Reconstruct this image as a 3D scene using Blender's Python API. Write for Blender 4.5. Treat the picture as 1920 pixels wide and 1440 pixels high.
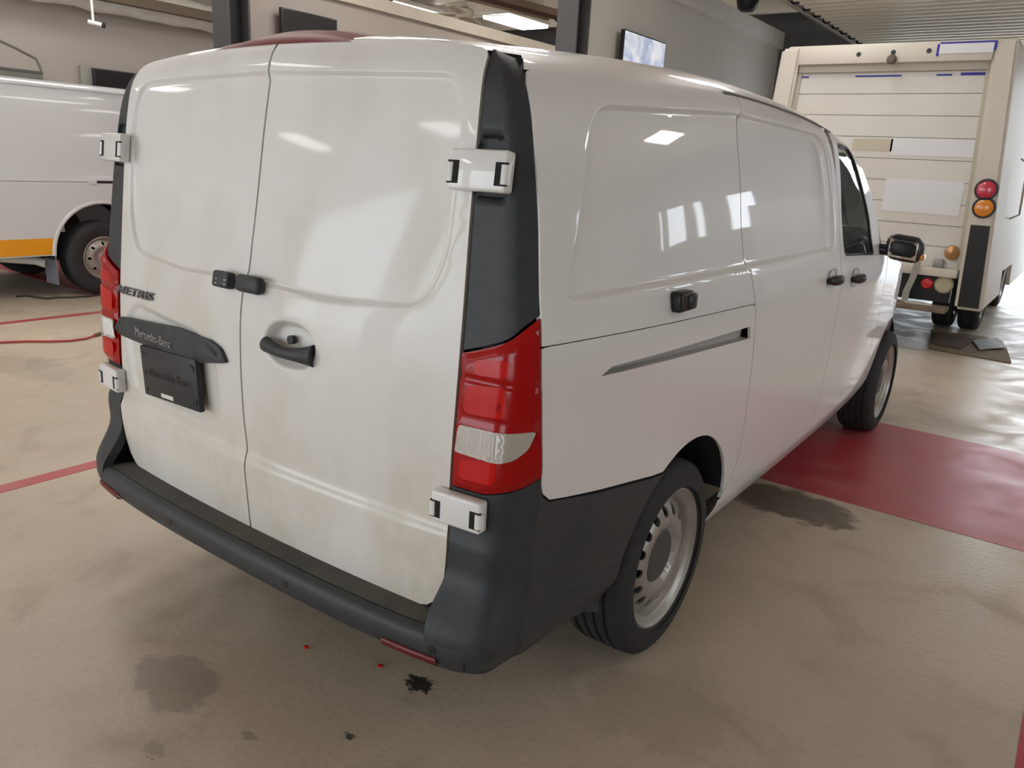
import bpy, bmesh, math, random
import numpy as np
from mathutils import Vector, Matrix
from mathutils.geometry import delaunay_2d_cdt

random.seed(7)
for o in list(bpy.data.objects):
    bpy.data.objects.remove(o, do_unlink=True)
scene = bpy.context.scene
COL = scene.collection

# ------------------------------------------------------------------ camera
CAM = np.array([1.84757, -1.19736, 1.57677])
YAW, PITCH, ROLL, FPX = math.radians(35.637), math.radians(15.723), math.radians(3.193), 1465.27
_f = np.array([-math.sin(YAW)*math.cos(PITCH), math.cos(YAW)*math.cos(PITCH), -math.sin(PITCH)])
_r0 = np.array([math.cos(YAW), math.sin(YAW), 0.0])
_u0 = np.cross(_r0, _f)
_rt = _r0*math.cos(ROLL) + _u0*math.sin(ROLL)
_up = -_r0*math.sin(ROLL) + _u0*math.cos(ROLL)
cd = bpy.data.cameras.new('camera'); cam = bpy.data.objects.new('camera', cd); COL.objects.link(cam)
cd.sensor_width = 36.0; cd.lens = FPX/1920*36.0; cd.clip_start = 0.05; cd.clip_end = 300
M = Matrix.Identity(4)
for i in range(3):
    M[i][0] = _rt[i]; M[i][1] = _up[i]; M[i][2] = -_f[i]; M[i][3] = CAM[i]
cam.matrix_world = M
scene.camera = cam

# ------------------------------------------------------------------ world, light, exposure
w = bpy.data.worlds.new('sky'); scene.world = w; w.use_nodes = True
bg = w.node_tree.nodes['Background']
bg.inputs[0].default_value = (0.86, 0.93, 1.0, 1); bg.inputs[1].default_value = 6.0
scene.view_settings.view_transform = 'Standard'
scene.view_settings.look = 'None'
scene.view_settings.gamma = 1.0
scene.view_settings.use_curve_mapping = False
scene.view_settings.exposure = -0.15

# room dimensions
XL, XR, YB, YF, ZC = -10.0, 8.5, -8.5, 13.2, 4.3
BAYS_F = [(-1.45, 2.25, 3.35)]           # far wall openings x0,x1,height
BAYS_B = [(-9.4, -5.7, 3.35), (-4.6, -0.9, 3.35), (2.0, 4.4, 3.35)]
def portal(name, x0, x1, h, y, face):
    l = bpy.data.lights.new(name, 'AREA'); l.shape = 'RECTANGLE'; l.size = x1-x0; l.size_y = h
    l.cycles.is_portal = True
    o = bpy.data.objects.new(name, l); COL.objects.link(o)
    o.location = ((x0+x1)/2, y, h/2)
    o.rotation_euler = (math.radians(90 if face > 0 else -90), 0, 0)
    return o
for (a, b, h) in BAYS_F: portal('daylight_portal', a, b, h, YF+0.05, -1)
WINS_F = [(4.9, 5.6), (6.0, 6.3), (6.42, 7.3), (7.4, 7.65)]; WZ = (1.75, 2.85)
for (a, b) in WINS_F: portal('window_portal', a, b, WZ[1]-WZ[0], YF+0.05, -1).location.z = (WZ[0]+WZ[1])/2
WINS_R = [(1.2, 4.6)]; WZR = (1.2, 3.0)
for (a, b) in WINS_R:
    o = portal('window_portal', a, b, WZR[1]-WZR[0], 0, -1); o.location = (XR+.05, (a+b)/2, (WZR[0]+WZR[1])/2); o.rotation_euler = (0, math.radians(90), 0); o.data.size, o.data.size_y = o.data.size_y, o.data.size
for (a, b, h) in BAYS_B: portal('daylight_portal', a, b, h, YB-0.05, 1)

# ------------------------------------------------------------------ helpers
def ray(u, v):
    return _f + _rt*(u-960)/FPX - _up*(v-720)/FPX
def at(u, v, x=None, y=None, z=None):
    d = ray(u, v)
    t = (z-CAM[2])/d[2] if z is not None else (x-CAM[0])/d[0] if x is not None else (y-CAM[1])/d[1]
    return CAM + t*d
def pchip(ks):
    ks = sorted(ks); X = np.array([k[0] for k in ks], float); Y = np.array([k[1] for k in ks], float)
    h = np.diff(X); dl = np.diff(Y)/h; m = np.zeros(len(X))
    for i in range(1, len(X)-1):
        if dl[i-1]*dl[i] > 0:
            w1 = 2*h[i]+h[i-1]; w2 = h[i]+2*h[i-1]
            m[i] = (w1+w2)/(w1/dl[i-1]+w2/dl[i])
    m[0] = dl[0]; m[-1] = dl[-1]
    def f(x):
        x = np.asarray(x, float); i = np.clip(np.searchsorted(X, x)-1, 0, len(h)-1)
        t = np.clip((x-X[i])/h[i], 0, 1)
        return ((1+2*t)*(1-t)**2*Y[i] + t*(1-t)**2*h[i]*m[i] + t*t*(3-2*t)*Y[i+1] + t*t*(t-1)*h[i]*m[i+1])
    return f
def sstep(a, b, x):
    t = np.clip((np.asarray(x, float)-a)/(b-a), 0, 1); return t*t*(3-2*t)

class MatB:
    pass
MATS = {}
def nset(n, k, v):
    for key in (k if isinstance(k, (list, tuple)) else [k]):
        if key in n.inputs:
            n.inputs[key].default_value = v; return
def mat(name, col, rough=0.5, metal=0.0, coat=0.0, noise=None, bump=None, emit=None, trans=0.0, ior=1.45, spec=None):
    """noise=(scale, colour2, amount, detail) mottles the colour; bump=(scale, strength)"""
    if name in MATS: return MATS[name]
    m = bpy.data.materials.new(name); m.use_nodes = True; MATS[name] = m
    nt = m.node_tree; b = nt.nodes['Principled BSDF']
    c4 = (col[0], col[1], col[2], 1)
    b.inputs['Base Color'].default_value = c4; b.inputs['Roughness'].default_value = rough
    b.inputs['Metallic'].default_value = metal; b.inputs['IOR'].default_value = ior
    b.inputs['Coat Weight'].default_value = coat; b.inputs['Coat Roughness'].default_value = 0.04
    b.inputs['Transmission Weight'].default_value = trans
    if spec is not None: b.inputs['Specular IOR Level'].default_value = spec
    tc = None
    if noise or bump:
        tc = nt.nodes.new('ShaderNodeTexCoord')
    if noise:
        sc, c2, amt, det = noise
        n = nt.nodes.new('ShaderNodeTexNoise'); n.inputs['Scale'].default_value = sc; n.inputs['Detail'].default_value = det
        nt.links.new(tc.outputs['Object'], n.inputs['Vector'])
        r = nt.nodes.new('ShaderNodeValToRGB'); r.color_ramp.elements[0].position = 0.35; r.color_ramp.elements[1].position = 0.7
        r.color_ramp.elements[0].color = (0, 0, 0, 1); r.color_ramp.elements[1].color = (amt, amt, amt, 1)
        nt.links.new(n.outputs['Fac'], r.inputs['Fac'])
        mx = nt.nodes.new('ShaderNodeMix'); mx.data_type = 'RGBA'
        mx.inputs[6].default_value = c4; mx.inputs[7].default_value = (c2[0], c2[1], c2[2], 1)
        nt.links.new(r.outputs['Color'], mx.inputs[0]); nt.links.new(mx.outputs[2], b.inputs['Base Color'])
    if bump:
        n = nt.nodes.new('ShaderNodeTexNoise'); n.inputs['Scale'].default_value = bump[0]; n.inputs['Detail'].default_value = 4
        nt.links.new(tc.outputs['Object'], n.inputs['Vector'])
        bp = nt.nodes.new('ShaderNodeBump'); bp.inputs['Strength'].default_value = bump[1]; bp.inputs['Distance'].default_value = 0.01
        nt.links.new(n.outputs['Fac'], bp.inputs['Height']); nt.links.new(bp.outputs['Normal'], b.inputs['Normal'])
    if emit:
        b.inputs['Emission Color'].default_value = (emit[0], emit[1], emit[2], 1); b.inputs['Emission Strength'].default_value = emit[3]
    return m

def link(name, me, m, parent=None, loc=None):
    o = bpy.data.objects.new(name, me); COL.objects.link(o)
    if m is not None:
        if len(me.materials) == 0: me.materials.append(m)
    if parent is not None: o.parent = parent
    if loc is not None: o.location = loc
    return o
def mesh(name, V, F, m=None, parent=None, smooth=False):
    me = bpy.data.meshes.new(name)
    me.from_pydata([tuple(map(float, v)) for v in V], [], [tuple(int(i) for i in f) for f in F]); me.validate()
    if smooth: me.shade_smooth()
    return link(name, me, m, parent)
def bmobj(name, bm, m=None, parent=None, smooth=None):
    bmesh.ops.recalc_face_normals(bm, faces=bm.faces)
    me = bpy.data.meshes.new(name); bm.to_mesh(me); bm.free()
    if smooth is not None:
        me.shade_smooth()
        me.set_sharp_from_angle(angle=math.radians(smooth))
    return link(name, me, m, parent)
def add_box(bm, c, s, rot=None, bevel=0.0, seg=2):
    r = bmesh.ops.create_cube(bm, size=1.0); vs = r['verts']
    for v in vs: v.co = Vector((v.co.x*s[0], v.co.y*s[1], v.co.z*s[2]))
    if bevel > 0:
        es = list({e for v in vs for e in v.link_edges})
        rb = bmesh.ops.bevel(bm, geom=es, offset=bevel, segments=seg, affect='EDGES', profile=0.5)
        vs = list({v for v in rb['verts']} | {v for v in vs if v.is_valid})
    T = Matrix.Translation(c) @ (rot.to_4x4() if rot is not None else Matrix.Identity(4))
    for v in vs: v.co = T @ v.co
    return vs
def box(name, lo, hi, m, parent=None, bevel=0.0):
    bm = bmesh.new(); lo = Vector(lo); hi = Vector(hi)
    add_box(bm, (lo+hi)/2, hi-lo, bevel=bevel)
    return bmobj(name, bm, m, parent, 40 if bevel else None)
def add_tube(bm, pts, r, n=10, cap=True):
    pts = [Vector(p) for p in pts]; rings = []
    rr = r if hasattr(r, '__len__') else [r]*len(pts)
    prev = None
    for i, p in enumerate(pts):
        t = (pts[min(i+1, len(pts)-1)]-pts[max(i-1, 0)]).normalized()
        if prev is None:
            a = Vector((0, 0, 1)) if abs(t.z) < .9 else Vector((1, 0, 0))
            u = t.cross(a).normalized()
        else:
            u = (prev - t*prev.dot(t)).normalized()
        prev = u; v = t.cross(u)
        rings.append([bm.verts.new(p+(u*math.cos(2*math.pi*k/n)+v*math.sin(2*math.pi*k/n))*rr[i]) for k in range(n)])
    for a, b in zip(rings, rings[1:]):
        for k in range(n): bm.faces.new((a[k], a[(k+1) % n], b[(k+1) % n], b[k]))
    if cap:
        bm.faces.new(rings[0][::-1]); bm.faces.new(rings[-1])
def tube(name, pts, r, m, parent=None, n=10):
    bm = bmesh.new(); add_tube(bm, pts, r, n); return bmobj(name, bm, m, parent, 50)
def add_lathe(bm, prof, n, axis='x', center=(0, 0, 0), mod=None):
    """prof: list of (axial, radius)."""
    rings = []
    for j, (a, r) in enumerate(prof):
        ring = []
        for k in range(n):
            th = 2*math.pi*k/n; q = r if mod is None else mod(j, k, r)
            p = (a, q*math.cos(th), q*math.sin(th)) if axis == 'x' else (q*math.cos(th), a, q*math.sin(th)) if axis == 'y' else (q*math.cos(th), q*math.sin(th), a)
            ring.append(bm.verts.new(Vector(p)+Vector(center)))
        rings.append(ring)
    for A, B in zip(rings, rings[1:]):
        for k in range(n): bm.faces.new((A[k], A[(k+1) % n], B[(k+1) % n], B[k]))
    return rings
def grid(name, P, m, parent=None, flip=False, smooth=True, closed_u=False):
    """P[i][j] grid of points"""
    P = np.asarray(P, float); a, b = P.shape[:2]; V = P.reshape(-1, 3); F = []
    for i in range(a-1 if not closed_u else a):
        for j in range(b-1):
            q = [i*b+j, i*b+j+1, ((i+1) % a)*b+j+1, ((i+1) % a)*b+j]
            F.append(q[::-1] if flip else q)
    return mesh(name, V, F, m, parent, smooth)
def empty(name, loc=(0, 0, 0)):
    o = bpy.data.objects.new(name, None); COL.objects.link(o); o.location = loc; o.empty_display_size = 0.2
    return o
def tag(o, label=None, cat=None, group=None, kind=None):
    if label: o['label'] = label
    if cat: o['category'] = cat
    if group: o['group'] = group
    if kind: o['kind'] = kind
    return o
def text_mesh(name, s, size, extr, m, parent, shear=0.0, bold=0.0, sx=1.0):
    cu = bpy.data.curves.new(name, 'FONT'); cu.body = s; cu.size = size; cu.extrude = extr; cu.shear = shear
    cu.offset = bold; cu.align_x = 'CENTER'; cu.align_y = 'CENTER'
    t = bpy.data.objects.new(name, cu); COL.objects.link(t)
    dg = bpy.context.evaluated_depsgraph_get(); dg.update()
    me = bpy.data.meshes.new_from_object(t.evaluated_get(dg)); bpy.data.objects.remove(t)
    for v in me.vertices: v.co.x *= sx
    me.materials.clear()
    return link(name, me, m, parent)

# ---- 2D polygon tools and the trimmed-surface patch builder
def rounded(pts, r, n=6):
    """pts: [(a,b[,radius])] closed polygon, corners rounded."""
    out = []; k = len(pts)
    for i in range(k):
        p = np.array(pts[i][:2], float); rad = pts[i][2] if len(pts[i]) > 2 else r
        a = np.array(pts[i-1][:2], float)-p; b = np.array(pts[(i+1) % k][:2], float)-p
        la, lb = np.linalg.norm(a), np.linalg.norm(b)
        d = min(rad, la*.48, lb*.48)
        if d < 1e-5: out.append(p); continue
        s = p+a/la*d; e = p+b/lb*d
        for t in np.linspace(0, 1, n): out.append((1-t)**2*s+2*t*(1-t)*p+t*t*e)
    return np.array(out)
def densify(L, d, closed=True):
    L = np.asarray(L, float); out = []
    n = len(L) if closed else len(L)-1
    for i in range(n):
        a, b = L[i], L[(i+1) % len(L)]; k = max(1, int(np.ceil(np.linalg.norm(b-a)/d)))
        for j in range(k): out.append(a+(b-a)*j/k)
    if not closed: out.append(L[-1])
    return np.array(out)
def inside(L, Q):
    Q = np.asarray(Q, float).reshape(-1, 2); x, y = Q[:, 0], Q[:, 1]; c = np.zeros(len(Q), bool)
    A = L; B = np.roll(L, -1, 0)
    for (x1, y1), (x2, y2) in zip(A, B):
        if y1 == y2: continue
        c ^= ((y1 > y) != (y2 > y)) & (x < (x2-x1)*(y-y1)/(y2-y1)+x1)
    return c
def dist(L, Q, closed=True):
    Q = np.asarray(Q, float).reshape(-1, 2); best = np.full(len(Q), 1e9)
    A = L if closed else L[:-1]; B = np.roll(L, -1, 0) if closed else L[1:]
    for a, b in zip(A, B):
        d = b-a; l2 = d@d
        if l2 < 1e-14: continue
        t = np.clip(((Q-a)@d)/l2, 0, 1); q = Q-(a+t[:, None]*d)
        best = np.minimum(best, np.einsum('ij,ij->i', q, q))
    return np.sqrt(best)
def area(L):
    x, y = L[:, 0], L[:, 1]; return .5*np.sum(x*np.roll(y, -1)-y*np.roll(x, -1))
def inset(L, d):
    L = np.asarray(L, float); s = 1 if area(L) > 0 else -1
    t = np.roll(L, -1, 0)-np.roll(L, 1, 0); t /= np.linalg.norm(t, axis=1)[:, None]+1e-12
    return L+s*d*np.stack([-t[:, 1], t[:, 0]], 1)
def recess(L, depth, wd):
    """smooth pressed-in pocket: returns f(Q)->offset inward and the loops to insert"""
    L = densify(L, .03)
    def f(Q):
        d = np.where(inside(L, Q), dist(L, Q), 0); return depth*sstep(0, wd, d)
    loops = [L, inset(L, wd*.3), inset(L, wd*.65), inset(L, wd), inset(L, wd*1.4)]
    return f, loops
def patch(name, outer, surf, m, parent=None, holes=(), feats=(), g=.03, thick=.012, mirror=False, eseg=.025, hthick=None, flange=True, mats=None):
    """Trimmed surface: outer/holes 2D loops, surf(Q)->Nx3 points (outside normal follows from numeric frame)."""
    outer = densify(outer, eseg); holes = [densify(h, eseg) for h in holes]
    pts = []; edges = []
    def addloop(L, closed=True):
        s = len(pts); pts.extend(L.tolist()); n = len(L)
        for i in range(n if closed else n-1): edges.append((s+i, s+(i+1) % n))
    addloop(outer)
    for h in holes: addloop(h)
    allL = [outer]+holes
    for fL in feats:
        k = inside(outer, fL) & (dist(outer, fL) > .006)
        for h in holes: k &= ~inside(h, fL) & (dist(h, fL) > .006)
        pts.extend(np.asarray(fL)[k].tolist())
    lo = outer.min(0); hi = outer.max(0)
    gx, gy = np.meshgrid(np.arange(lo[0]+g/2, hi[0], g), np.arange(lo[1]+g/2, hi[1], g))
    G = np.stack([gx.ravel()+(np.arange(gx.size)//gx.shape[1] % 2)*g*.5, gy.ravel()], 1)
    k = inside(outer, G) & (dist(outer, G) > g*.4)
    for h in holes: k &= ~inside(h, G) & (dist(h, G) > g*.4)
    for fL in feats:
        if len(fL) > 2: k &= dist(np.asarray(fL), G) > g*.3
    pts.extend(G[k].tolist())
    r = delaunay_2d_cdt([Vector(p) for p in pts], edges, [], 0, 1e-6)
    V2 = np.array([(v[0], v[1]) for v in r[0]]); T = [list(f) for f in r[2]]
    C = np.array([V2[f].mean(0) for f in T])
    k = inside(outer, C)
    for h in holes: k &= ~inside(h, C)
    T = [f for f, q in zip(T, k) if q]
    e = 2e-3
    P = surf(V2); du = surf(V2+[e, 0])-surf(V2-[e, 0]); dv = surf(V2+[0, e])-surf(V2-[0, e])
    N = np.cross(du, dv); N /= np.linalg.norm(N, axis=1)[:, None]+1e-12
    cen = getattr(surf, 'center', np.array([0, 2.4, 1.0]))
    flipN = np.sum(np.einsum('ij,ij->i', N, P-cen)) < 0
    if flipN: N = -N
    def orient(f):
        a, b, c = V2[f[0]], V2[f[1]], V2[f[2]]
        ccw = (b[0]-a[0])*(c[1]-a[1])-(b[1]-a[1])*(c[0]-a[0]) > 0
        return f if ccw != flipN else f[::-1]
    F = [orient(f) for f in T]; V = P.tolist()
    if flange and thick > 0:
        cnt = {}
        for f in F:
            for i in range(3): cnt[(f[i], f[(i+1) % 3])] = 1
        bd = [(a, b) for (a, b) in cnt if (b, a) not in cnt]
        mp = {}
        hset = set()
        for a, b in bd:
            for q in (a, b):
                if q not in mp:
                    mp[q] = len(V); V.append(P[q].tolist()); V.append((P[q]-N[q]*thick).tolist())
            F.append([mp[b], mp[a], mp[a]+1, mp[b]+1])
    V = np.array(V); NN = np.zeros_like(V); NN[:len(N)] = N
    if mirror: V[:, 0] *= -1; NN[:, 0] *= -1; F = [f[::-1] for f in F]
    o = mesh(name, V, F, m, parent, True)
    if len(o.data.vertices) == len(NN): o.data.normals_split_custom_set_from_vertices(NN.tolist())
    return o
# ------------------------------------------------------------------ materials of the setting
def floor_material():
    m = bpy.data.materials.new('stained_concrete'); m.use_nodes = True; nt = m.node_tree; b = nt.nodes['Principled BSDF']
    tc = nt.nodes.new('ShaderNodeTexCoord')
    def N(t, **kw):
        n = nt.nodes.new(t)
        for k, v in kw.items(): setattr(n, k, v)
        return n
    def noise(scale, det, dist=0.0, vec=None):
        n = N('ShaderNodeTexNoise'); n.inputs['Scale'].default_value = scale; n.inputs['Detail'].default_value = det
        n.inputs['Distortion'].default_value = dist
        nt.links.new(vec if vec is not None else tc.outputs['Object'], n.inputs['Vector']); return n
    def ramp(src, p0, p1, v0=0.0, v1=1.0):
        r = N('ShaderNodeMapRange'); r.interpolation_type = 'SMOOTHSTEP'
        r.inputs[1].default_value = p0; r.inputs[2].default_value = p1; r.inputs[3].default_value = v0; r.inputs[4].default_value = v1
        nt.links.new(src, r.inputs[0]); return r.outputs[0]
    def mix(fac, a, c):
        x = N('ShaderNodeMix', data_type='RGBA')
        nt.links.new(fac, x.inputs[0])
        if isinstance(a, tuple): x.inputs[6].default_value = (*a, 1)
        else: nt.links.new(a, x.inputs[6])
        x.inputs[7].default_value = (*c, 1); return x.outputs[2]
    big = noise(0.55, 5, 0.6); mid = noise(2.6, 6, 0.8); fine = noise(45, 4); speck = noise(120, 2)
    c = mix(ramp(big.outputs['Fac'], .35, .7), (0.56, 0.465, 0.355), (0.43, 0.355, 0.27))
    c = mix(ramp(mid.outputs['Fac'], .52, .72, 0, .45), c, (0.30, 0.245, 0.19))
    c = mix(ramp(fine.outputs['Fac'], .5, .75, 0, .3), c, (0.30, 0.25, 0.2))
    c = mix(ramp(speck.outputs['Fac'], .62, .72, 0, .35), c, (0.62, 0.55, 0.45))
    # stains and wet marks with a shape of their own: (x, y, rx, ry, strength, colour)
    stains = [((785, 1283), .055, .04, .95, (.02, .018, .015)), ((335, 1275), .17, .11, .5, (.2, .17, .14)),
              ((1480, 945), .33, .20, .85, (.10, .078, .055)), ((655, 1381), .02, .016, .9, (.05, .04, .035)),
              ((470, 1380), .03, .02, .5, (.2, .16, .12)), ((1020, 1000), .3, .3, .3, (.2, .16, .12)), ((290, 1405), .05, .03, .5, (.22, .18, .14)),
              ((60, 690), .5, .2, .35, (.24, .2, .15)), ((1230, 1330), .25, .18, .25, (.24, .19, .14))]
    wob = noise(9, 4, 0.5); wob2 = noise(38, 5, 1.0)
    sep = N('ShaderNodeSeparateXYZ'); nt.links.new(tc.outputs['Object'], sep.inputs[0])
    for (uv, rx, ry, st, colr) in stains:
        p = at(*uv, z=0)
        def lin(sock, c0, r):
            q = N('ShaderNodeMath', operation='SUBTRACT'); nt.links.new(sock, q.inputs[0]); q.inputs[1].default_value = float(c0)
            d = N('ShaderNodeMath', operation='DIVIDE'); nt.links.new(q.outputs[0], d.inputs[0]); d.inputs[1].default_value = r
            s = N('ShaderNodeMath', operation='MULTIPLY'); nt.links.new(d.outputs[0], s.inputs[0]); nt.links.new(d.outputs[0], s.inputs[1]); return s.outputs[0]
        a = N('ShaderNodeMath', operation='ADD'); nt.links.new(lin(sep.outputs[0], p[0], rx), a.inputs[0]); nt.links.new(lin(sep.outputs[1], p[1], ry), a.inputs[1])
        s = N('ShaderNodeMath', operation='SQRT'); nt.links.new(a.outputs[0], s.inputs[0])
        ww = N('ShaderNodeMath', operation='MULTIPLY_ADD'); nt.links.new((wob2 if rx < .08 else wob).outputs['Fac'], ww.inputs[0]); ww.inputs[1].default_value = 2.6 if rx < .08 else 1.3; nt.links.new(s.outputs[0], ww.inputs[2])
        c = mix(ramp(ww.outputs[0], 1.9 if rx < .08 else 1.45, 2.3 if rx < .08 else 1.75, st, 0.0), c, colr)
    nt.links.new(c, b.inputs['Base Color'])
    nt.links.new(ramp(mid.outputs['Fac'], .3, .7, .30, .55), b.inputs['Roughness'])
    bp = N('ShaderNodeBump'); bp.inputs['Strength'].default_value = .12; bp.inputs['Distance'].default_value = .01
    nt.links.new(fine.outputs['Fac'], bp.inputs['Height']); nt.links.new(bp.outputs['Normal'], b.inputs['Normal'])
    return m
def stripe_material(name, col):
    m = bpy.data.materials.new(name); m.use_nodes = True; nt = m.node_tree; b = nt.nodes['Principled BSDF']
    tc = nt.nodes.new('ShaderNodeTexCoord')
    n1 = nt.nodes.new('ShaderNodeTexNoise'); n1.inputs['Scale'].default_value = 3.0; n1.inputs['Detail'].default_value = 8; n1.inputs['Distortion'].default_value = .5
    nt.links.new(tc.outputs['Object'], n1.inputs['Vector'])
    r = nt.nodes.new('ShaderNodeMapRange'); r.inputs[1].default_value = .45; r.inputs[2].default_value = .75; r.inputs[4].default_value = .45
    nt.links.new(n1.outputs['Fac'], r.inputs[0])
    mx = nt.nodes.new('ShaderNodeMix'); mx.data_type = 'RGBA'; mx.inputs[6].default_value = (*col, 1); mx.inputs[7].default_value = (.42, .22, .18, 1)
    nt.links.new(r.outputs[0], mx.inputs[0]); nt.links.new(mx.outputs[2], b.inputs['Base Color'])
    r2 = nt.nodes.new('ShaderNodeMapRange'); r2.inputs[1].default_value = .3; r2.inputs[2].default_value = .7; r2.inputs[3].default_value = .32; r2.inputs[4].default_value = .5
    nt.links.new(n1.outputs['Fac'], r2.inputs[0]); nt.links.new(r2.outputs[0], b.inputs['Roughness'])
    return m
FLOOR = floor_material()
WALLC = mat('painted_wall', (.43, .38, .34), .75, noise=(.8, (.36, .32, .285), .5, 4))
WALLG = mat('grey_block_wall', (.66, .62, .56), .7, noise=(.7, (.55, .52, .48), .5, 4))
WALLD = mat('dark_grey_wall', (.12, .12, .12), .8)
CREAM = mat('cream_trim', (.62, .55, .46), .6, noise=(3, (.5, .43, .35), .4, 3))
INSUL = mat('white_insulation', (.82, .78, .73), .55, noise=(6, (.66, .61, .55), .5, 4), bump=(7, .5))
STEEL = mat('grey_steel_column', (.085, .08, .08), .5)
STEELD = mat('dark_steel', (.02, .02, .02), .5)
BROWN = mat('brown_beam', (.14, .10, .065), .6)
REDP = stripe_material('red_floor_paint', (.42, .045, .06))
BLACK = mat('black_plastic', (.015, .015, .016), .35)
WHITEM = mat('white_metal', (.75, .73, .68), .4)
GALV = mat('galvanised_metal', (.5, .48, .45), .4, metal=.8)

# ------------------------------------------------------------------ room shell
def struct(o, label):
    return tag(o, label, kind='structure')
struct(box('floor', (XL-.2, YB, -.2), (XR+.2, YF, 0), FLOOR), 'beige stained concrete workshop floor')
GROUND = mat('outdoor_concrete', (.62, .62, .62), .8)
struct(box('ground_outside', (-60, YF, -.2), (60, YF+60, -.004), GROUND), 'pale concrete apron outside the open bay doors')
struct(box('ground_outside', (-60, YB-60, -.2), (60, YB, -.004), GROUND), 'pale concrete apron behind the workshop')
def wall_with_bays(name, y0, y1, bays, label, wins=()):
    bm = bmesh.new(); x = XL-.2
    for (a, b, h) in bays:
        add_box(bm, ((x+a)/2, (y0+y1)/2, ZC/2), (a-x, y1-y0, ZC)); add_box(bm, ((a+b)/2, (y0+y1)/2, (h+ZC)/2), (b-a, y1-y0, ZC-h)); x = b
    for (a, b) in wins:
        add_box(bm, ((x+a)/2, (y0+y1)/2, ZC/2), (a-x, y1-y0, ZC)); add_box(bm, ((a+b)/2, (y0+y1)/2, WZ[0]/2), (b-a, y1-y0, WZ[0])); add_box(bm, ((a+b)/2, (y0+y1)/2, (WZ[1]+ZC)/2), (b-a, y1-y0, ZC-WZ[1])); x = b
    add_box(bm, ((x+XR+.2)/2, (y0+y1)/2, ZC/2), (XR+.2-x, y1-y0, ZC))
    return struct(bmobj(name, bm, WALLG), label)
o = wall_with_bays('wall_far', YF, YF+.2, BAYS_F, 'dark grey far wall with an open bay doorway', WINS_F); o.data.materials[0] = WALLD
wall_with_bays('wall_back', YB-.2, YB, BAYS_B, 'grey wall with open bay doorways behind the van')
struct(box('wall_left', (XL-.2, YB, 0), (XL, YF, ZC), WALLC), 'taupe painted wall behind the striped van')
def wall_right():
    bm = bmesh.new(); y = YB; xc = XR+.1
    for (a, b) in WINS_R:
        add_box(bm, (xc, (y+a)/2, ZC/2), (.2, a-y, ZC)); add_box(bm, (xc, (a+b)/2, WZR[0]/2), (.2, b-a, WZR[0])); add_box(bm, (xc, (a+b)/2, (WZR[1]+ZC)/2), (.2, b-a, ZC-WZR[1])); y = b
    add_box(bm, (xc, (y+YF)/2, ZC/2), (.2, YF-y, ZC))
    return bmobj('wall_right', bm, WALLG)
struct(wall_right(), 'grey side wall of the workshop with wide windows')
ceil = struct(box('ceiling', (XL-.2, YB-.2, ZC), (XR+.2, YF+.2, ZC+.2), INSUL), 'white insulated workshop ceiling')
PUR = mat('purlin_paint', (.72, .66, .58), .6)
pm = None
for i in range(18):
    y = YB+.6+i*1.25
    if pm is None:
        p = box('purlin', (XL, -.05, ZC-.2), (XR, .05, ZC), PUR); pm = p.data
        p.location = (0, y, 0); p.parent = ceil
    else:
        p = link('purlin', pm, None, ceil, (0, y, 0))
# partition walls between the bays, seen above the van
X2, X3 = -5.75, -3.2
struct(box('wall_partition_mid', (X2-.2, 4.15, 0), (X2, YF, 3.28), WALLC), 'taupe partition wall with a black screen')
struct(box('wall_partition_near', (X3-.2, 6.85, 0), (X3, YF, 3.72), WALLG), 'grey partition wall beside the step van')
struct(box('trim_1', (X2-.24, 4.25, 3.28), (X2+.06, YF, 3.42), CREAM), 'cream beam capping the middle partition wall')
struct(box('trim_2', (X3-.24, 6.95, 3.72), (X3+.07, YF, 3.98), INSUL), 'pale beam capping the near partition wall')
def ibeam_column(x, y, label, wd=.26):
    t = empty('steel_column', (x, y, 0)); tag(t, label, 'column', 'steel columns')
    for s in (-1, 1):
        box('flange', (-wd/2, s*.12-.012 if s > 0 else s*.12-.012, 0), (wd/2, s*.12+.012, ZC-.2), STEEL, t)
    box('web', (-.012, -.108, 0), (.012, .108, ZC-.2), STEELD, t)
    box('base_plate', (-wd/2-.05, -.18, 0), (wd/2+.05, .18, .02), STEEL, t)
    return t
q = at(435, 60, y=4.0); ibeam_column(float(q[0]), 4.0, 'dark steel column at the end of the taupe partition wall')
q = at(1074, 60, x=X3); ibeam_column(X3, float(q[1]), 'dark steel column at the end of the grey partition wall')
# insulation roll along the left wall, brown beam above
def duct():
    bm = bmesh.new(); pts = []
    for i in range(60):
        y = -2+i*.24; pts.append((XL+.22, y, 3.47+.012*math.sin(i*1.7)))
    add_tube(bm, pts, [.19+.012*math.sin(i*2.3) for i in range(60)], 14)
    return bmobj('insulated_duct', bm, INSUL, None, 60)
tag(duct(), 'white wrapped duct running along the taupe wall', 'duct')
_b0 = at(412, 42, x=-9.3); _b1 = at(412, 25, x=-9.3)
tag(box('timber_beam', (-9.45, -6, float(_b0[2])), (-9.3, 12, float(_b1[2]))  , BROWN), 'brown beam under the ceiling over the striped van', 'beam')
# floor paint
def stripe(name, x0, x1, y0, y1, label):
    return tag(box(name, (x0, y0, 0.0), (x1, y1, .0018), REDP), label, 'floor marking', 'red floor markings')
stripe('floor_band', XL+.1, XR-.1, 2.84, 4.46, 'wide red painted band crossing the floor under the white van')
stripe('floor_stripe', -2.03, -1.94, -6.0, 2.8, 'narrow red floor stripe just left of the white van')
stripe('floor_stripe', -5.69, -5.60, -6.0, 2.8, 'narrow red floor stripe beside the striped van and hose')
stripe('floor_stripe', 1.97, 2.06, -6.0, 2.8, 'narrow red floor stripe right of the white van')
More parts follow.
